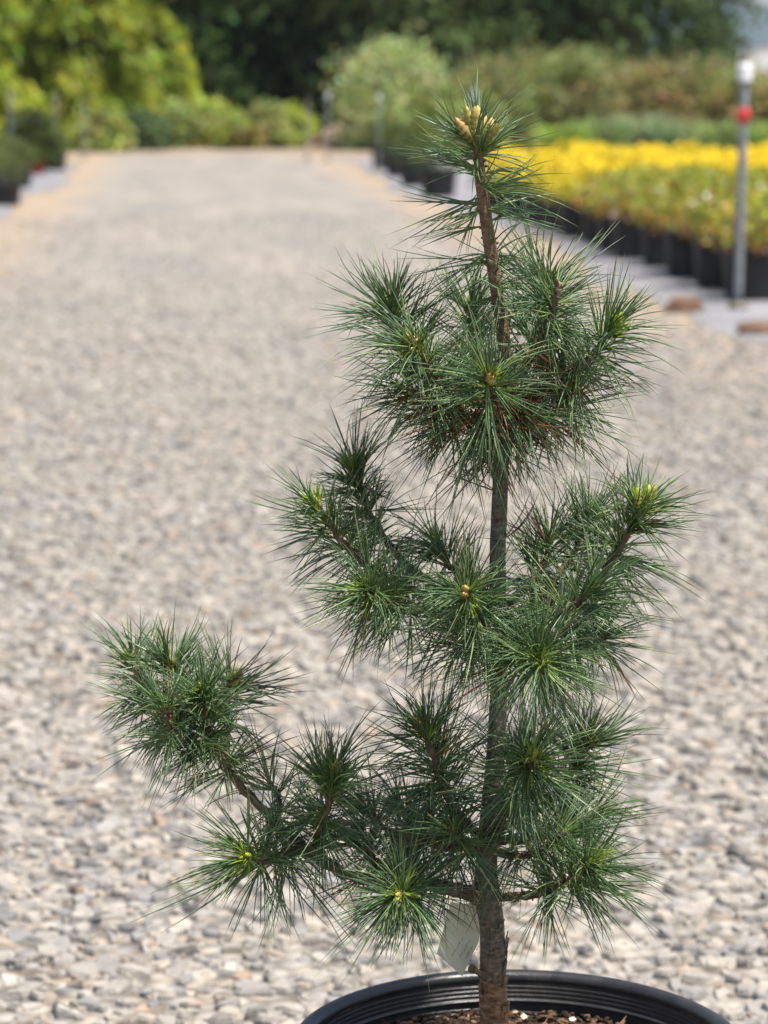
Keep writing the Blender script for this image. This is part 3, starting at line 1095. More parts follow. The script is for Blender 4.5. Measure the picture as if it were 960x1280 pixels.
# plant labels in the front pots
def plant_tag(label, px, py, dist, w, h, lean):
    p = at(px, py, dist)
    mb = MB()
    mb.add([(-w, -0.002, 0), (w, -0.002, 0), (w, -0.002, h), (0, -0.002, h * 1.12), (-w, -0.002, h), (-w, 0.002, 0), (w, 0.002, 0), (w, 0.002, h), (0, 0.002, h * 1.12), (-w, 0.002, h)],
           [(0, 1, 2, 3, 4), (9, 8, 7, 6, 5), (0, 5, 6, 1), (1, 6, 7, 2), (2, 7, 8, 3), (3, 8, 9, 4), (4, 9, 5, 0)])
    o = mb.build('plant_tag', M['white'], None, loc=p, rot=(R(-12), R(lean), R(10)))
    tag(o, label, 'plant tag', 'white plant tags in the right hand bed')


plant_tag('white plant tag on a front pot left of the tall riser', 888, 327, 15.2, 0.026, 0.14, 5)
plant_tag('white plant tag in the far front pots of the golden bed', 771, 283, 18.2, 0.026, 0.12, -6)
plant_tag('white plant tag among the shrubs, middle of the bed', 862, 250, 19.2, 0.05, 0.07, 12)
plant_tag('small white plant tag near the middle one, right of it', 893, 250, 19.0, 0.035, 0.06, -10)

# ------------------------------------------------------------------ the pot of the pine
RP = 0.189
pot_z = POT_C.z
pot = thing('plant_pot', (POT_C.x, POT_C.y, 0), 'large black ribbed plastic nursery pot holding the young pine', 'plant pot')
mb = MB()
h = pot_z
prof = [(RP * 0.80, 0.0), (RP * 0.82, 0.012), (RP * 0.93, h - 0.045), (RP * 0.955, h - 0.042), (RP * 0.962, h - 0.012)]
mb.lathe(prof, 96, cap0=True)
prof_in = []
zz = -0.008
rib = 0
while zz > -0.085:
    base_r = RP * 0.935 + zz * 0.16
    prof_in += [(base_r, zz), (base_r, zz - 0.0028), (base_r - 0.0004, zz - 0.0031), (base_r - 0.0004, zz - 0.0036)]
    zz -= 0.0038
prof_in = [(r, h + z) for r, z in prof_in]
mb.lathe(prof_in[::-1], 96)
pw = mb.build('wall', M['plastic'], pot, smooth=False)
for p in pw.data.polygons:
    p.use_smooth = False
mb = MB()
lip = []
for k in range(13):                                     # rolled rim
    a = math.pi * (-0.35 + 1.5 * k / 12)
    lip.append((RP * 0.968 + 0.0075 * math.cos(a), h - 0.0055 + 0.0065 * math.sin(a)))
mb.lathe(lip, 96)
mb.build('rim', M['plastic'], pot, smooth=True)
mb = MB()                                               # moulded step line inside
zr = -0.024
rr_ = RP * 0.935 + zr * 0.16
mb.lathe([(rr_ + 0.001, h + zr + 0.0016), (rr_ - 0.0022, h + zr + 0.0008), (rr_ - 0.0022, h + zr - 0.0008), (rr_ + 0.001, h + zr - 0.0016)], 96)
mb.build('inner_ridge', M['plastic'], pot, smooth=True)

SOIL_Z = h - 0.039
n = 40
sv, sf = [(0, 0, 0.006)], []
for i in range(1, 13):
    for k in range(n):
        a = 2 * math.pi * k / n
        r = RP * 0.925 * i / 12
        sv.append((r * math.cos(a), r * math.sin(a), 0.006 * (1 - i / 12) + rng.normal(0, 0.0022)))
for k in range(n):
    sf.append((0, 1 + k, 1 + (k + 1) % n))
for i in range(11):
    for k in range(n):
        k2 = (k + 1) % n
        sf.append((1 + i * n + k, 1 + (i + 1) * n + k, 1 + (i + 1) * n + k2, 1 + i * n + k2))
soil = link('potting_soil', mesh_arrays('potting_soil', np.array(sv), sf, M['potsoil'], smooth=True), None, (POT_C.x, POT_C.y, SOIL_Z))
tag(soil, 'dark potting soil with bark and pumice bits in the black pot', 'soil', kind='stuff')
# fine crumbs in one mesh, larger chips one by one
nc = 2600
rr_ = RP * 0.91 * np.sqrt(rng.uniform(0, 1, nc))
aa = rng.uniform(0, 6.28, nc)
pal = np.array([(0.035, 0.023, 0.015), (0.06, 0.036, 0.022), (0.10, 0.06, 0.036), (0.025, 0.018, 0.013), (0.16, 0.10, 0.065)])
v, f, c = stones(np.stack([rr_ * np.cos(aa), rr_ * np.sin(aa)], 1), rng.uniform(0.003, 0.010, nc), 0.6, pal[rng.integers(0, 5, nc)])
v[:, 2] += 0.001
o = link('crumbs', mesh_arrays('crumbs', v, f, M['mulch'], c), soil)
o['kind'] = 'stuff'
protoc = []
for k in range(6):
    v, f, c = stones(np.zeros((1, 2)), np.array([0.012]), 0.7, np.array([[(0.55, 0.50, 0.41), (0.10, 0.055, 0.033), (0.42, 0.32, 0.20), (0.055, 0.035, 0.024), (0.19, 0.105, 0.058), (0.62, 0.58, 0.50)][k]]))
    protoc.append(mesh_arrays('chip', v, f, M['mulch'], c))
for k in range(130):
    r = RP * 0.88 * math.sqrt(rng.uniform(0.15, 1))
    a = rng.uniform(0, 6.28)
    kind = rng.choice(6, p=[0.14, 0.24, 0.14, 0.20, 0.18, 0.10])
    s = rng.uniform(0.5, 1.25)
    long = rng.uniform(1.2, 2.4) if kind in (1, 3, 4) else 1.0
    link('pumice_stone' if kind in (0, 2, 5) else 'bark_chip', protoc[kind], soil, (r * math.cos(a), r * math.sin(a), 0.003),
         (rng.normal(0, 0.3), rng.normal(0, 0.3), rng.uniform(0, 6.28)), (s * long, s, s))
# fallen dry needles and twigs on the soil
nn_ = 120
r = RP * 0.85 * np.sqrt(rng.uniform(0, 1, nn_))
a = rng.uniform(0, 6.28, nn_)
b_ = rng.uniform(0, 6.28, nn_)
d = np.stack([np.cos(b_), np.sin(b_), rng.normal(0.05, 0.12, nn_)], 1)
v, f, c = needle_mesh(np.stack([r * np.cos(a), r * np.sin(a), np.full(nn_, 0.008)], 1) - d * 0.02, d, rng.uniform(0.03, 0.06, nn_), rng.normal(0, 0.06, (nn_, 3)),
                      np.full(nn_, 0.0006), jitter_color((0.30, 0.16, 0.08), nn_), jitter_color((0.30, 0.16, 0.08), nn_))
o = link('fallen_needles', mesh_arrays('fallen_needles', v, f, M['needle'], c), soil)
o['kind'] = 'stuff'
def soil_twig(px, py, doff, L, tilt, w):
    p = at(px, py, D0 + doff) - soil.location
    mb = MB()
    mb.tube(spline([(p.x - 0.01, p.y, 0.0), (p.x, p.y, L * 0.5), (p.x + tilt * L, p.y, L)], 6), np.linspace(w, w * 0.6, 6), 6, rough=0.15)
    mb.build('twig', M['twig'], soil, smooth=True)
soil_twig(715, 1275, 0.10, 0.022, -0.6, 0.0022)
soil_twig(768, 1272, 0.09, 0.026, 0.35, 0.0016)
soil_twig(755, 1275, 0.11, 0.016, -0.8, 0.0014)
soil_twig(826, 1276, 0.07, 0.020, -0.3, 0.0048)

# ------------------------------------------------------------------ the pine
TR = [(622, 1350, 20), (619, 1300, 19), (617, 1255, 18.5), (616, 1215, 17), (615, 1160, 16), (609, 1115, 15.5), (609, 1060, 13), (617, 970, 12), (622, 900, 11.3), (623, 830, 10.8),
      (622, 700, 10.2), (624, 640, 10), (627, 560, 9.5), (631, 450, 8.5), (622, 370, 8.2), (610, 290, 8), (601, 225, 7.2), (597, 185, 5.5), (596, 172, 4)]
PXM = F / D0 * 0.985
tp = np.array([list(at(x, y, D0)) + [r / PXM] for x, y, r in TR])
ROOT = Vector(tp[0][:3])
ROOT.z = SOIL_Z
pine = thing('pine_tree', ROOT, 'young dwarf pine with bluish green needle tufts growing in the black pot', 'pine tree')
RV = np.array(ROOT)
ts = spline(tp, 230)
nside = 22
pp = ts[:, :3] - RV
tt, uu, ww = frames(pp)
ang = np.linspace(0, 2 * math.pi, nside, endpoint=False)
zc = pp[:, 2]
rad = ts[:, 3][:, None] * np.ones((1, nside))
swell = np.zeros(len(zc))
for zpx in (505, 780, 1052, 1122):
    z0 = at(620, zpx, D0).z - RV[2]
    swell += 0.13 * np.exp(-((zc - z0) / 0.010) ** 2)
rad *= (1 + swell)[:, None]
lump = rng.normal(0, 1, rad.shape)
for _ in range(2):
    lump = (lump + np.roll(lump, 1, 1) + np.roll(lump, -1, 1) + np.roll(lump, 1, 0) + np.roll(lump, -1, 0)) / 3.2
footw = np.clip((0.075 - zc) / 0.05, 0.25, 1.0)[:, None]
rad *= 1 + 0.055 * lump * footw + 0.02 * rng.normal(0, 1, rad.shape) * footw
V = pp[:, None, :] + rad[:, :, None] * (np.cos(ang)[None, :, None] * uu[:, None, :] + np.sin(ang)[None, :, None] * ww[:, None, :])
fl = np.array([(i * nside + k, i * nside + (k + 1) % nside, (i + 1) * nside + (k + 1) % nside, (i + 1) * nside + k) for i in range(len(pp) - 1) for k in range(nside)])
trunk = link('trunk', mesh_arrays('trunk', V.reshape(-1, 3), fl, M['bark'], smooth=True), pine)


def local(px, py, off):
    return np.array(at(px, py, D0 + off)) - RV


G_BLUE = np.array((0.092, 0.172, 0.090))
G_MID = np.array((0.100, 0.180, 0.052))
G_LITE = np.array((0.25, 0.34, 0.14))
BASEC = np.array((0.32, 0.43, 0.06))
DEADC = np.array((0.20, 0.085, 0.035))


def shoot_needles(path, nf, s0, s1, L=0.052, a_base=92, a_tip=36, droop=0.15, dead=0.02, spread=0.15, per=5, bias=0.75, gold=0.0, w=0.00060, young=False):
    p = np.asarray(path)
    nf = int(nf * 0.74)
    seg = np.linalg.norm(np.diff(p, axis=0), axis=1)
    cl = np.concatenate([[0], np.cumsum(seg)])
    s = s0 + (s1 - s0) * rng.uniform(0, 1, nf) ** bias
    k = (s - s0) / max(1e-6, (s1 - s0))
    P = np.stack([np.interp(s * cl[-1], cl, p[:, i]) for i in range(3)], 1)
    t, u, q = frames(p)
    T = np.stack([np.interp(s * cl[-1], cl, t[:, i]) for i in range(3)], 1)
    T /= np.linalg.norm(T, axis=1)[:, None]
    U = np.cross(T, np.array([0.3, 0.9, 0.2]))
    U /= np.linalg.norm(U, axis=1)[:, None]
    W = np.cross(T, U)
    az = np.arange(nf) * 2.39996 + rng.normal(0, 0.4, nf)
    an = np.radians(a_base + (a_tip - a_base) * k ** 1.3 + rng.normal(0, 17, nf))
    d = np.cos(an)[:, None] * T + np.sin(an)[:, None] * (np.cos(az)[:, None] * U + np.sin(az)[:, None] * W)
    P = np.repeat(P + d * 0.002, per, 0)
    fb = np.repeat(rng.normal(0, 0.15, (nf, 3)), per, 0)
    dd = np.repeat(d, per, 0) + rng.normal(0, spread, (nf * per, 3))
    dd /= np.linalg.norm(dd, axis=1)[:, None]
    n = nf * per
    Ln = L * np.repeat(rng.normal(1, 0.13, nf), per).clip(0.6, 1.35) * rng.normal(1, 0.07, n).clip(0.7, 1.25)
    bend = fb + rng.normal(0, 0.09, (n, 3)) + np.array([0, 0, -1.0])[None] * (droop * rng.uniform(0.2, 1.6, n))[:, None]
    mixk = rng.beta(1.6, 1.6, n)[:, None]
    cm = G_MID * (1 - mixk) + G_BLUE * mixk
    lt = (rng.uniform(0, 1, n) < 0.22)
    cm[lt] = G_LITE
    cm = cm * rng.normal(1, 0.17, (n, 1)).clip(0.55, 1.5)
    cb = cm * 0.35 + BASEC * 0.65 * rng.uniform(0.6, 1.3, (n, 1))
    ct = cm * 1.0
    if young:
        cm = np.array((0.30, 0.42, 0.05)) * rng.normal(1, 0.18, (n, 1)).clip(0.6, 1.4)
        cb = cm * 1.15
        ct = cm.copy()
    tipb = rng.uniform(0, 1, n) < (0.0 if young else 0.10)
    ct[tipb] = np.array((0.17, 0.11, 0.05))
    dm_ = np.repeat(rng.uniform(0, 1, nf) < dead * np.where(k < 0.35, 2.0, 0.6), per)
    cm[dm_] = DEADC * rng.normal(1, 0.25, (dm_.sum(), 1)).clip(0.4, 1.6)
    cb[dm_] = cm[dm_]
    ct[dm_] = cm[dm_] * 1.1
    return needle_mesh(P, dd, Ln, bend, w * rng.normal(1, 0.12, n).clip(0.7, 1.3), cb, cm, 5, ct)


def bud_mesh(tip, T, count, size, cols, spreadb=0.35):
    """a cluster of scaly candle buds"""
    V, Fc, C = [], [], []
    offs = 0
    T = T / np.linalg.norm(T)
    for k in range(count):
        d = T + (rng.normal(0, spreadb, 3) if k else rng.normal(0, 0.06, 3))
        d /= np.linalg.norm(d)
        L = 1.3 * size * (1.0 if k == 0 else rng.uniform(0.55, 1.0))
        m = 12
        tsb = np.linspace(0, 1, m)
        pr = np.interp(tsb, [0, 0.12, 0.5, 0.85, 1], [0.55, 0.95, 1.0, 0.6, 0.08]) * 0.0029 * (L / 0.014) ** 0.6
        pr = pr * (1 + 0.20 * np.where(np.arange(m) % 2 == 0, 1, -1))          # overlapping scales
        start = tip + rng.normal(0, 0.0022, 3) * (k > 0) - T * 0.002
        bow = T - d * T.dot(d)
        pts = start[None] + d[None] * (L * tsb)[:, None] + bow[None] * (0.25 * L * tsb ** 2)[:, None]
        v, f = tube_arrays(pts, pr, 9, 0.10)
        base = np.array(cols[0]) * rng.uniform(0.8, 1.2)
        top = np.array(cols[rng.integers(1, len(cols))]) * rng.uniform(0.85, 1.2)
        w_ = np.clip((tsb - 0.2) / 0.8, 0, 1)[:, None]
        c = np.repeat((base * (1 - w_) + top * w_)[:, None, :], 9, 1).reshape(-1, 3)
        c = c * np.repeat(1 + 0.25 * np.where(np.arange(m) % 2 == 0, 1, -1), 9)[:, None]
        V.append(v); Fc += [[i + offs for i in q] for q in f]; C.append(c)
        offs += len(v)
    return np.concatenate(V), Fc, np.concatenate(C)


B_ORANGE = [(0.16, 0.17, 0.04), (0.55, 0.30, 0.12), (0.62, 0.42, 0.16), (0.45, 0.36, 0.08)]
B_LIME = [(0.14, 0.14, 0.03), (0.42, 0.46, 0.05), (0.36, 0.42, 0.05), (0.50, 0.36, 0.10)]
B_GREEN = [(0.16, 0.10, 0.04), (0.30, 0.36, 0.05), (0.24, 0.30, 0.05)]
B_DRY = [(0.10, 0.06, 0.04), (0.45, 0.30, 0.20), (0.12, 0.07, 0.05)]


def branch(pts, r0, r1, nf, bud=None, Lfol=0.075, bare=0.0, name_label=None, **kw):
    """one branch of the pine with its needle tuft and bud; pts are (px, py, depth offset)"""
    q = np.array([local(*p) for p in pts])
    m = 10 + 6 * len(pts)
    path = spline(q, m)
    path[1:-1] += rng.normal(0, 0.0006, (m - 2, 3))
    Ltot = np.linalg.norm(np.diff(path, axis=0), axis=1).sum()
    mb = MB()
    rr = np.linspace(r0, r1, m) * (1 + 0.07 * rng.normal(0, 1, m))
    mb.tube(path, rr, 10, rough=0.07)
    # leaf scars along the bark
    for _ in range(int(Ltot / 0.0035)):
        i = rng.integers(1, m - 1)
        d = rng.normal(0, 1, 3)
        t_ = path[min(i + 1, m - 1)] - path[i - 1]
        d -= t_ * d.dot(t_) / (t_.dot(t_) + 1e-12)
        d /= np.linalg.norm(d)
        c0 = path[i] + (path[i] - path[i - 1]) * rng.uniform(-1, 1)
        mb.tube([c0 + d * rr[i] * 0.7, c0 + d * (rr[i] + 0.0013)], [0.0011, 0.0006], 5)
    bo = mb.build('branch', M['twig'], pine, smooth=True)
    if name_label:
        bo['label'] = name_label
    s0 = max(bare, 1 - Lfol / Ltot)
    v, f, c = shoot_needles(path, nf, s0, 0.995, **kw)
    if bud and bud[2] in (B_LIME, B_GREEN, B_ORANGE):                    # short lime new needles round the bud
        v2, f2, c2 = shoot_needles(path, 15 if bud[2] is B_LIME else 8, max(s0, 1 - 0.012 / Ltot), 0.999, L=0.019, a_base=60, a_tip=12, droop=0.03, dead=0, spread=0.18, young=True)
        f = np.concatenate([f, f2 + len(v)])
        v = np.concatenate([v, v2])
        c = np.concatenate([c, c2])
    o = link('needle_tuft', mesh_arrays('needle_tuft', v, f, M['needle'], c, smooth=True), bo)
    o['kind'] = 'stuff'
    if bud:
        cnt, size, cols = bud
        v, f, c = bud_mesh(path[-1], path[-1] - path[-3], cnt, size, cols)
        link('bud', mesh_arrays('bud', v, f, M['bud'], c, smooth=True), bo)
    return bo


mm = 0.001
# leader: sparse drooping needles along the bare upper trunk, tuft round the top buds
lead = spline(np.array([local(x, y, 0) for x, y, r in TR[13:]]), 60)
v1 = shoot_needles(lead, 62, 0.66, 0.98, L=0.056, a_base=98, a_tip=62, droop=0.12, dead=0.0, spread=0.12, bias=0.8)
v2 = shoot_needles(lead, 34, 0.28, 0.75, L=0.056, a_base=98, a_tip=92, droop=0.22, dead=0.0, spread=0.12, bias=1.0)
v0 = shoot_needles(lead, 24, 0.90, 0.985, L=0.046, a_base=62, a_tip=24, droop=0.05, dead=0.0, spread=0.12)
v3 = shoot_needles(lead, 9, 0.1, 0.4, L=0.05, a_base=95, a_tip=92, droop=0.2, dead=0.05, spread=0.12)
for v, f, c in (v0, v1, v2, v3):
    o = link('needle_tuft', mesh_arrays('needle_tuft', v, f, M['needle'], c, smooth=True), trunk)
    o['kind'] = 'stuff'
v, f, c = bud_mesh(lead[-1], lead[-1] - lead[-4], 15, 0.021, B_ORANGE, 0.50)
link('bud', mesh_arrays('bud', v, f, M['bud'], c, smooth=True), trunk)
# short needle spurs on the leader
mb = MB()
for k in range(46):
    i = rng.integers(6, 52)
    a = rng.uniform(0, 6.28)
    d = np.array([math.cos(a), math.sin(a), 0.25])
    c0 = lead[i]
    mb.tube([c0 + d * 0.0035, c0 + d * 0.0068], [0.0013, 0.0008], 5)
o = mb.build('leaf_scars', M['twig'], trunk, smooth=True)
o['kind'] = 'stuff'

# upper whorl
branch([(628, 505, 0), (560, 470, .03), (512, 435, .05), (487, 384, .05)], 4 * mm, 2.4 * mm, 86, (3, .010, B_GREEN), bare=.2, L=.055)
branch([(628, 512, 0), (580, 500, -.04), (542, 470, -.06), (521, 436, -.075)], 4 * mm, 2.4 * mm, 92, (6, .013, B_ORANGE), bare=.2)
branch([(628, 518, 0), (620, 508, -.04), (614, 492, -.08), (611, 474, -.10)], 4 * mm, 2.4 * mm, 74, (4, .012, B_ORANGE), bare=.1)
branch([(630, 490, 0), (655, 462, -.012), (685, 405, -.03), (697, 360, -.035)], 4.6 * mm, 3.2 * mm, 66, (4, .006, B_DRY), bare=.2, name_label='thick branch with a dry broken tip', a_tip=55)
branch([(630, 500, 0), (680, 486, -.015), (730, 455, -.025), (765, 410, -.03)], 4.2 * mm, 2.6 * mm, 92, (4, .013, B_LIME), bare=.2)
branch([(628, 500, 0), (600, 470, .06), (590, 425, .08), (588, 385, .09)], 3.5 * mm, 2.2 * mm, 58, (2, .010, B_GREEN))
branch([(630, 495, 0), (660, 450, .06), (676, 400, .08), (684, 352, .085)], 3.5 * mm, 2.2 * mm, 70, (2, .010, B_GREEN), L=.056)
branch([(628, 522, 0), (580, 524, -.02), (545, 508, -.035), (508, 484, -.045)], 3.5 * mm, 2.2 * mm, 64, None, dead=.06)
branch([(630, 522, 0), (670, 520, -.02), (700, 510, -.03), (722, 490, -.035)], 3.5 * mm, 2.2 * mm, 52, None, dead=.45)
branch([(629, 515, 0), (640, 520, -.03), (650, 522, -.05), (660, 518, -.06)], 3 * mm, 2.0 * mm, 54, None, dead=.6, a_base=105)
branch([(629, 515, 0), (600, 528, -.03), (585, 530, -.045), (570, 528, -.05)], 3 * mm, 2.0 * mm, 54, None, dead=.6, a_base=105)
branch([(629, 510, 0), (640, 515, .05), (655, 505, .08), (690, 480, .09)], 3 * mm, 2.0 * mm, 46, None, dead=.45)
tw = spline(np.array([local(x, y, 0) for x, y in ((626, 585), (629, 540), (631, 500))]), 20)
v, f, c = shoot_needles(tw, 40, 0.1, 0.9, L=0.05, a_base=100, a_tip=100, droop=0.30, dead=0.5, spread=0.14, per=4)
o = link('needle_tuft', mesh_arrays('needle_tuft', v, f, M['needle'], c, smooth=True), trunk)
tag(o, 'rusty dead needles hanging under the upper whorl', kind='stuff')
tw = spline(np.array([local(x, y, 0) for x, y in ((623, 700), (624, 640), (627, 570))]), 20)
v, f, c = shoot_needles(tw, 9, 0.1, 0.9, L=0.05, a_base=60, a_tip=60, droop=-0.12, dead=0.3, spread=0.12, per=3)
o = link('needle_tuft', mesh_arrays('needle_tuft', v, f, M['needle'], c, smooth=True), trunk)
o['kind'] = 'stuff'

# middle whorl
branch([(621, 775, 0), (560, 745, .04), (502, 700, .06), (465, 645, .06), (441, 588, .06)], 4.6 * mm, 2.3 * mm, 88, (3, .010, B_LIME), bare=.2, Lfol=.085, L=.045)
branch([(621, 780, 0), (550, 752, 0), (480, 720, 0), (432, 682, 0), (399, 634, 0)], 4.6 * mm, 2.3 * mm, 96, (3, .010, B_LIME), bare=.2, Lfol=.09, L=.047)
branch([(621, 785, 0), (560, 770, -.04), (500, 755, -.075), (455, 737, -.10)], 4.2 * mm, 2.3 * mm, 92, (2, .009, B_GREEN), dead=.03)
branch([(621, 770, 0), (590, 732, .02), (562, 706, .03), (546, 684, .04)], 3.5 * mm, 2.2 * mm, 60, (2, .010, B_GREEN), dead=.06, L=.045)
branch([(621, 790, 0), (606, 782, -.05), (591, 762, -.085), (582, 740, -.11)], 4 * mm, 2.4 * mm, 84, (3, .013, B_ORANGE))
branch([(622, 803, 0), (642, 812, -.05), (665, 822, -.09), (678, 829, -.13)], 4 * mm, 2.3 * mm, 100, (3, .008, B_GREEN), L=.058)
branch([(622, 790, 0), (680, 770, 0), (736, 742, -.01), (770, 692, -.02), (799, 634, -.025)], 5 * mm, 3.0 * mm, 92, (9, .017, B_LIME), bare=.2, Lfol=.07)
branch([(622, 780, 0), (670, 750, .04), (710, 702, .06), (735, 652, .07)], 4 * mm, 2.2 * mm, 64, (2, .009, B_ORANGE))
branch([(622, 788, 0), (672, 778, -.04), (710, 762, -.07), (740, 738, -.08)], 4 * mm, 2.2 * mm, 76, (3, .007, B_DRY), dead=.05)
branch([(622, 775, 0), (650, 740, .03), (680, 705, .05), (688, 668, .06)], 3.5 * mm, 2.2 * mm, 54, None, dead=.04)
branch([(622, 803, 0), (680, 806, .01), (730, 808, 0), (752, 798, -.01)], 3.8 * mm, 2.2 * mm, 62, None, dead=.04)
branch([(622, 800, 0), (600, 800, .05), (570, 790, .07), (540, 770, .08)], 3.5 * mm, 2.0 * mm, 44, None, dead=.10)
branch([(622, 800, 0), (605, 812, -.03), (592, 812, -.05), (578, 806, -.07)], 3.5 * mm, 2.0 * mm, 40, None, dead=.10)
branch([(622, 795, 0), (650, 800, .06), (690, 780, .08), (710, 750, .09)], 3.5 * mm, 2.0 * mm, 44, None, dead=.10)

# lower whorl, with the long branch reaching left
LB = [(606, 1126, 0), (570, 1113, -.012), (500, 1102, -.015), (440, 1096, -.015), (395, 1070, -.012), (345, 1028, -.01), (292, 972, -.012), (262, 915, -.02), (252, 866, -.035)]
branch(LB, 6.4 * mm, 2.5 * mm, 104, (4, .010, B_GREEN), Lfol=.085, L=.048, name_label='long low branch reaching out to the left')
branch([(272, 938, -.013), (240, 900, 0), (220, 862, .005), (212, 828, .005)], 3.4 * mm, 2.3 * mm, 86, (3, .010, B_ORANGE), L=.047)
branch([(266, 925, -.01), (216, 890, .02), (180, 858, .03), (164, 826, .035)], 3.2 * mm, 2.2 * mm, 66, (2, .009, B_GREEN), L=.043)
branch([(284, 958, -.01), (282, 910, .04), (284, 868, .06), (290, 850, .06)], 3.2 * mm, 2.2 * mm, 44, (2, .009, B_GREEN), dead=.14)
branch([(270, 935, -.013), (240, 930, -.03), (215, 910, -.04), (205, 885, -.05)], 3.2 * mm, 2.2 * mm, 62, None, L=.045)
branch([(392, 1068, -.012), (400, 1035, -.04), (412, 1000, -.055), (416, 968, -.06)], 3.8 * mm, 2.3 * mm, 96, (3, .012, B_ORANGE))
branch([(378, 1058, -.012), (350, 1072, -.03), (328, 1076, -.05), (308, 1072, -.07)], 3.6 * mm, 2.2 * mm, 88, (4, .010, B_LIME), L=.057)
branch([(545, 1107, -.012), (520, 1112, -.05), (507, 1116, -.08), (499, 1118, -.11)], 3.6 * mm, 2.3 * mm, 92, (3, .010, B_LIME))
branch([(612, 1052, 0), (575, 1022, -.03), (547, 962, -.05), (530, 914, -.055)], 4.6 * mm, 2.6 * mm, 110, (4, .013, B_LIME), Lfol=.085)
branch([(612, 1048, 0), (632, 1012, -.05), (652, 974, -.08), (666, 948, -.11)], 4.4 * mm, 2.4 * mm, 94, (5, .011, B_LIME))
branch([(613, 1042, 0), (680, 1005, .02), (716, 962, .025), (733, 928, .025)], 4.2 * mm, 2.3 * mm, 84, (3, .010, B_LIME))
branch([(607, 1122, 0), (660, 1119, -.02), (702, 1106, -.045), (738, 1080, -.07)], 4.2 * mm, 2.3 * mm, 86, (3, .008, B_LIME), L=.056)
branch([(612, 1055, 0), (540, 1048, .05), (482, 1036, .07), (456, 1012, .075)], 4 * mm, 2.2 * mm, 62, None, dead=.08)
branch([(612, 1052, 0), (562, 1060, .02), (522, 1044, .02), (502, 1012, .02)], 4 * mm, 2.2 * mm, 66, None, dead=.08)
branch([(612, 1052, 0), (662, 1048, .03), (712, 1038, .04), (742, 1014, .045)], 4 * mm, 2.2 * mm, 60, None, dead=.05)
branch([(612, 1048, 0), (626, 1005, .06), (640, 965, .08), (646, 935, .085)], 3.6 * mm, 2.2 * mm, 52, None)
branch([(612, 1060, 0), (590, 1060, -.04), (575, 1050, -.06), (562, 1034, -.075)], 3.6 * mm, 2.2 * mm, 50, None, dead=.06)
branch([(612, 1060, 0), (650, 1070, -.02), (680, 1060, -.04), (705, 1040, -.05)], 3.6 * mm, 2.2 * mm, 54, None, dead=.04)
branch([(470, 1098, -.015), (465, 1075, .0), (460, 1055, .01), (450, 1035, .015)], 3.4 * mm, 2.2 * mm, 54, None, dead=.06)
branch([(345, 1028, -.01), (350, 1010, .02), (345, 990, .03), (335, 975, .035)], 2.8 * mm, 1.8 * mm, 22, None, dead=.05)

# stub and peeling bark on the trunk foot
mb = MB()
s0 = local(608, 1222, -.008)
mb.tube(spline([s0, s0 + np.array([-0.008, -0.002, 0.006]), s0 + np.array([-0.014, -0.003, 0.010])], 6), [0.004, 0.0035, 0.003, 0.003, 0.0034, 0.003], 8, rough=0.15)
mb.build('stub', M['twig'], trunk)
for k in range(26):
    yv = rng.uniform(1150, 1268)
    j = np.argmin(np.abs(np.array([t[1] for t in TR]) - yv))
    x0 = np.interp(yv, [t[1] for t in TR][::-1], [t[0] for t in TR][::-1])
    r0 = np.interp(yv, [t[1] for t in TR][::-1], [t[2] for t in TR][::-1]) / PXM
    a = rng.normal(-0.5, 0.55) if yv < 1215 else rng.uniform(-3.0, 0.1)
    c0 = local(x0, yv, 0)
    d = np.array([math.cos(a), math.sin(a), 0])
    tn = np.array([-d[1], d[0], 0])
    hh, w_ = rng.uniform(0.003, 0.008), rng.uniform(0.0015, 0.0035)
    b0 = c0 + d * (r0 * 0.97)
    o1 = d * rng.uniform(0.001, 0.0028)
    vv = [b0 - tn * w_ - [0, 0, hh], b0 + tn * w_ - [0, 0, hh], b0 + tn * w_ * .8 + [0, 0, hh] + o1, b0 - tn * w_ * .8 + [0, 0, hh] + o1]
    vv += [p + d * 0.0008 for p in vv]
    mb = MB()
    mb.add(vv, [(0, 3, 2, 1), (4, 5, 6, 7), (0, 1, 5, 4), (1, 2, 6, 5), (2, 3, 7, 6), (3, 0, 4, 7)])
    mb.build('bark_flake', M['bark'], trunk)

# ------------------------------------------------------------------ handwritten name card hanging behind the trunk
DT = D0 + 0.035
c4 = [at(563, 1128, DT), at(605, 1132, DT - .004), at(598, 1178, DT - .004), at(578, 1220, DT), at(546, 1192, DT + .006)]
cen = sum(c4, Vector()) / 5
tagc = thing('name_card', cen, 'pale weathered name card with faint handwriting hanging by the trunk', 'name card')
loc5 = [p - cen for p in c4]
nrm = (loc5[1] - loc5[0]).cross(loc5[3] - loc5[0]).normalized()
if nrm.y > 0:
    nrm = -nrm
mb = MB()
vf = [p + nrm * 0.0005 for p in loc5] + [p - nrm * 0.0005 for p in loc5]
mb.add(vf, [(0, 1, 2, 3, 4)[::-1], (5, 6, 7, 8, 9)] + [(i, (i + 1) % 5, 5 + (i + 1) % 5, 5 + i) for i in range(5)])
mb.build('card', M['card'], tagc)
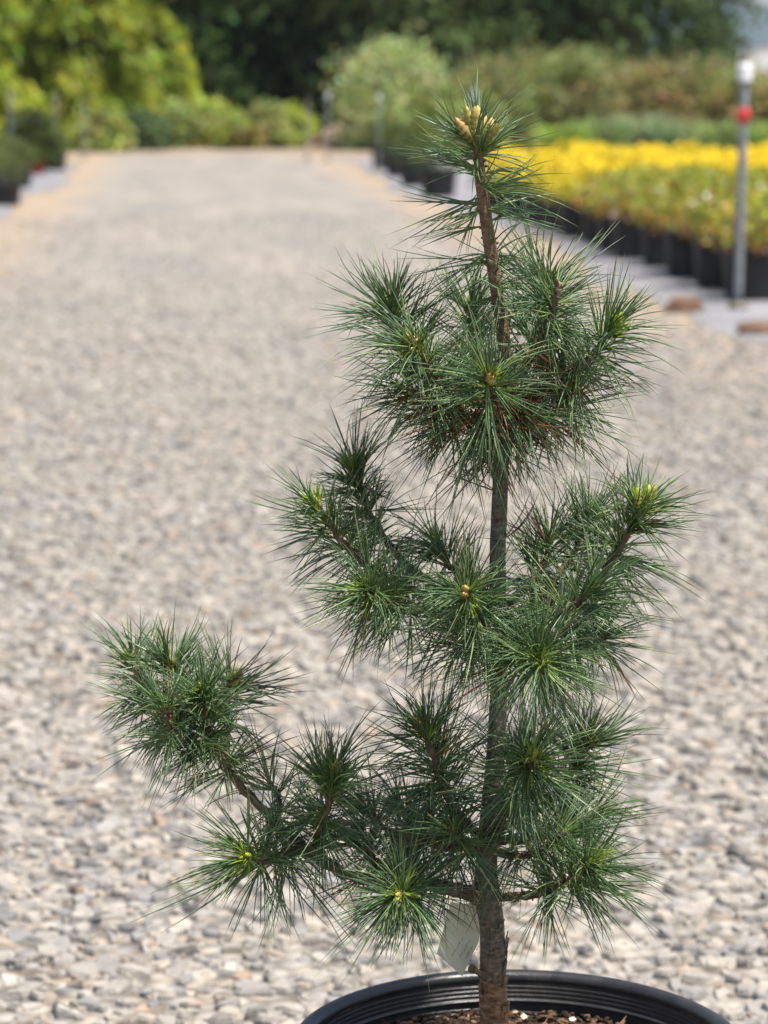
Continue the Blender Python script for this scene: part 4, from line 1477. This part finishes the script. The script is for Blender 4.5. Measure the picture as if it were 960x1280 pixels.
# faint illegible handwriting: rows of wavering strokes running up the card
ux = (at(600, 1136, DT) - at(560, 1200, DT)).normalized()
uy = nrm.cross(ux).normalized()
if uy.x < 0:
    uy = -uy
orig = at(557, 1196, DT) - cen
mb = MB()
for row_, (o0, L0, L1) in enumerate(((0.004, 0.004, 0.030), (0.010, 0.006, 0.040), (0.0145, 0.008, 0.043), (0.019, 0.006, 0.040), (0.0245, 0.008, 0.036))):
    s = L0
    while s < L1:
        wl = rng.uniform(0.003, 0.007)
        k = max(6, int(wl / 0.0005))
        pts = []
        for i in range(k):
            t = i / (k - 1)
            pts.append(orig + nrm * 0.0009 + ux * (s + wl * t) + uy * (o0 + 0.0007 * math.sin(i * 1.9 + row_) + 0.0004 * rng.normal()))
        mb.tube([tuple(p) for p in pts], 0.00022, 4)
        s += wl + rng.uniform(0.0012, 0.002)
mb.build('handwriting', M['ink'], tagc)
mb = MB()
e1, e2 = at(590, 1134, DT) - cen, at(616, 1010, D0 + .02) - cen
mb.add([e1 - Vector((.0035, 0, 0)), e1 + Vector((.0035, 0, 0)), e2 + Vector((.003, 0, 0)), e2 - Vector((.003, 0, 0))] +
       [e1 - Vector((.0035, -.0008, 0)), e1 + Vector((.0035, .0008, 0)), e2 + Vector((.003, .0008, 0)), e2 - Vector((.003, -.0008, 0))],
       [(0, 1, 2, 3), (7, 6, 5, 4), (0, 4, 5, 1), (1, 5, 6, 2), (2, 6, 7, 3), (3, 7, 4, 0)])
mb.build('strap', M['card'], tagc)

# ------------------------------------------------------------------ summer haze
mh = bpy.data.materials.new('haze_air')
mh.use_nodes = True
nt = mh.node_tree
nt.nodes.remove(nt.nodes['Principled BSDF'])
pv = nt.nodes.new('ShaderNodeVolumePrincipled')
pv.inputs['Color'].default_value = (0.66, 0.78, 0.97, 1)
pv.inputs['Density'].default_value = 0.00015
nt.links.new(pv.outputs[0], nt.nodes['Material Output'].inputs['Volume'])
mb = MB()
mb.box((-1520, -220, -1.0), (1520, 3020, 118))
hz_ = mb.build('haze', mh)
tag(hz_, 'thin bluish summer haze over the far hill', 'haze', kind='stuff')
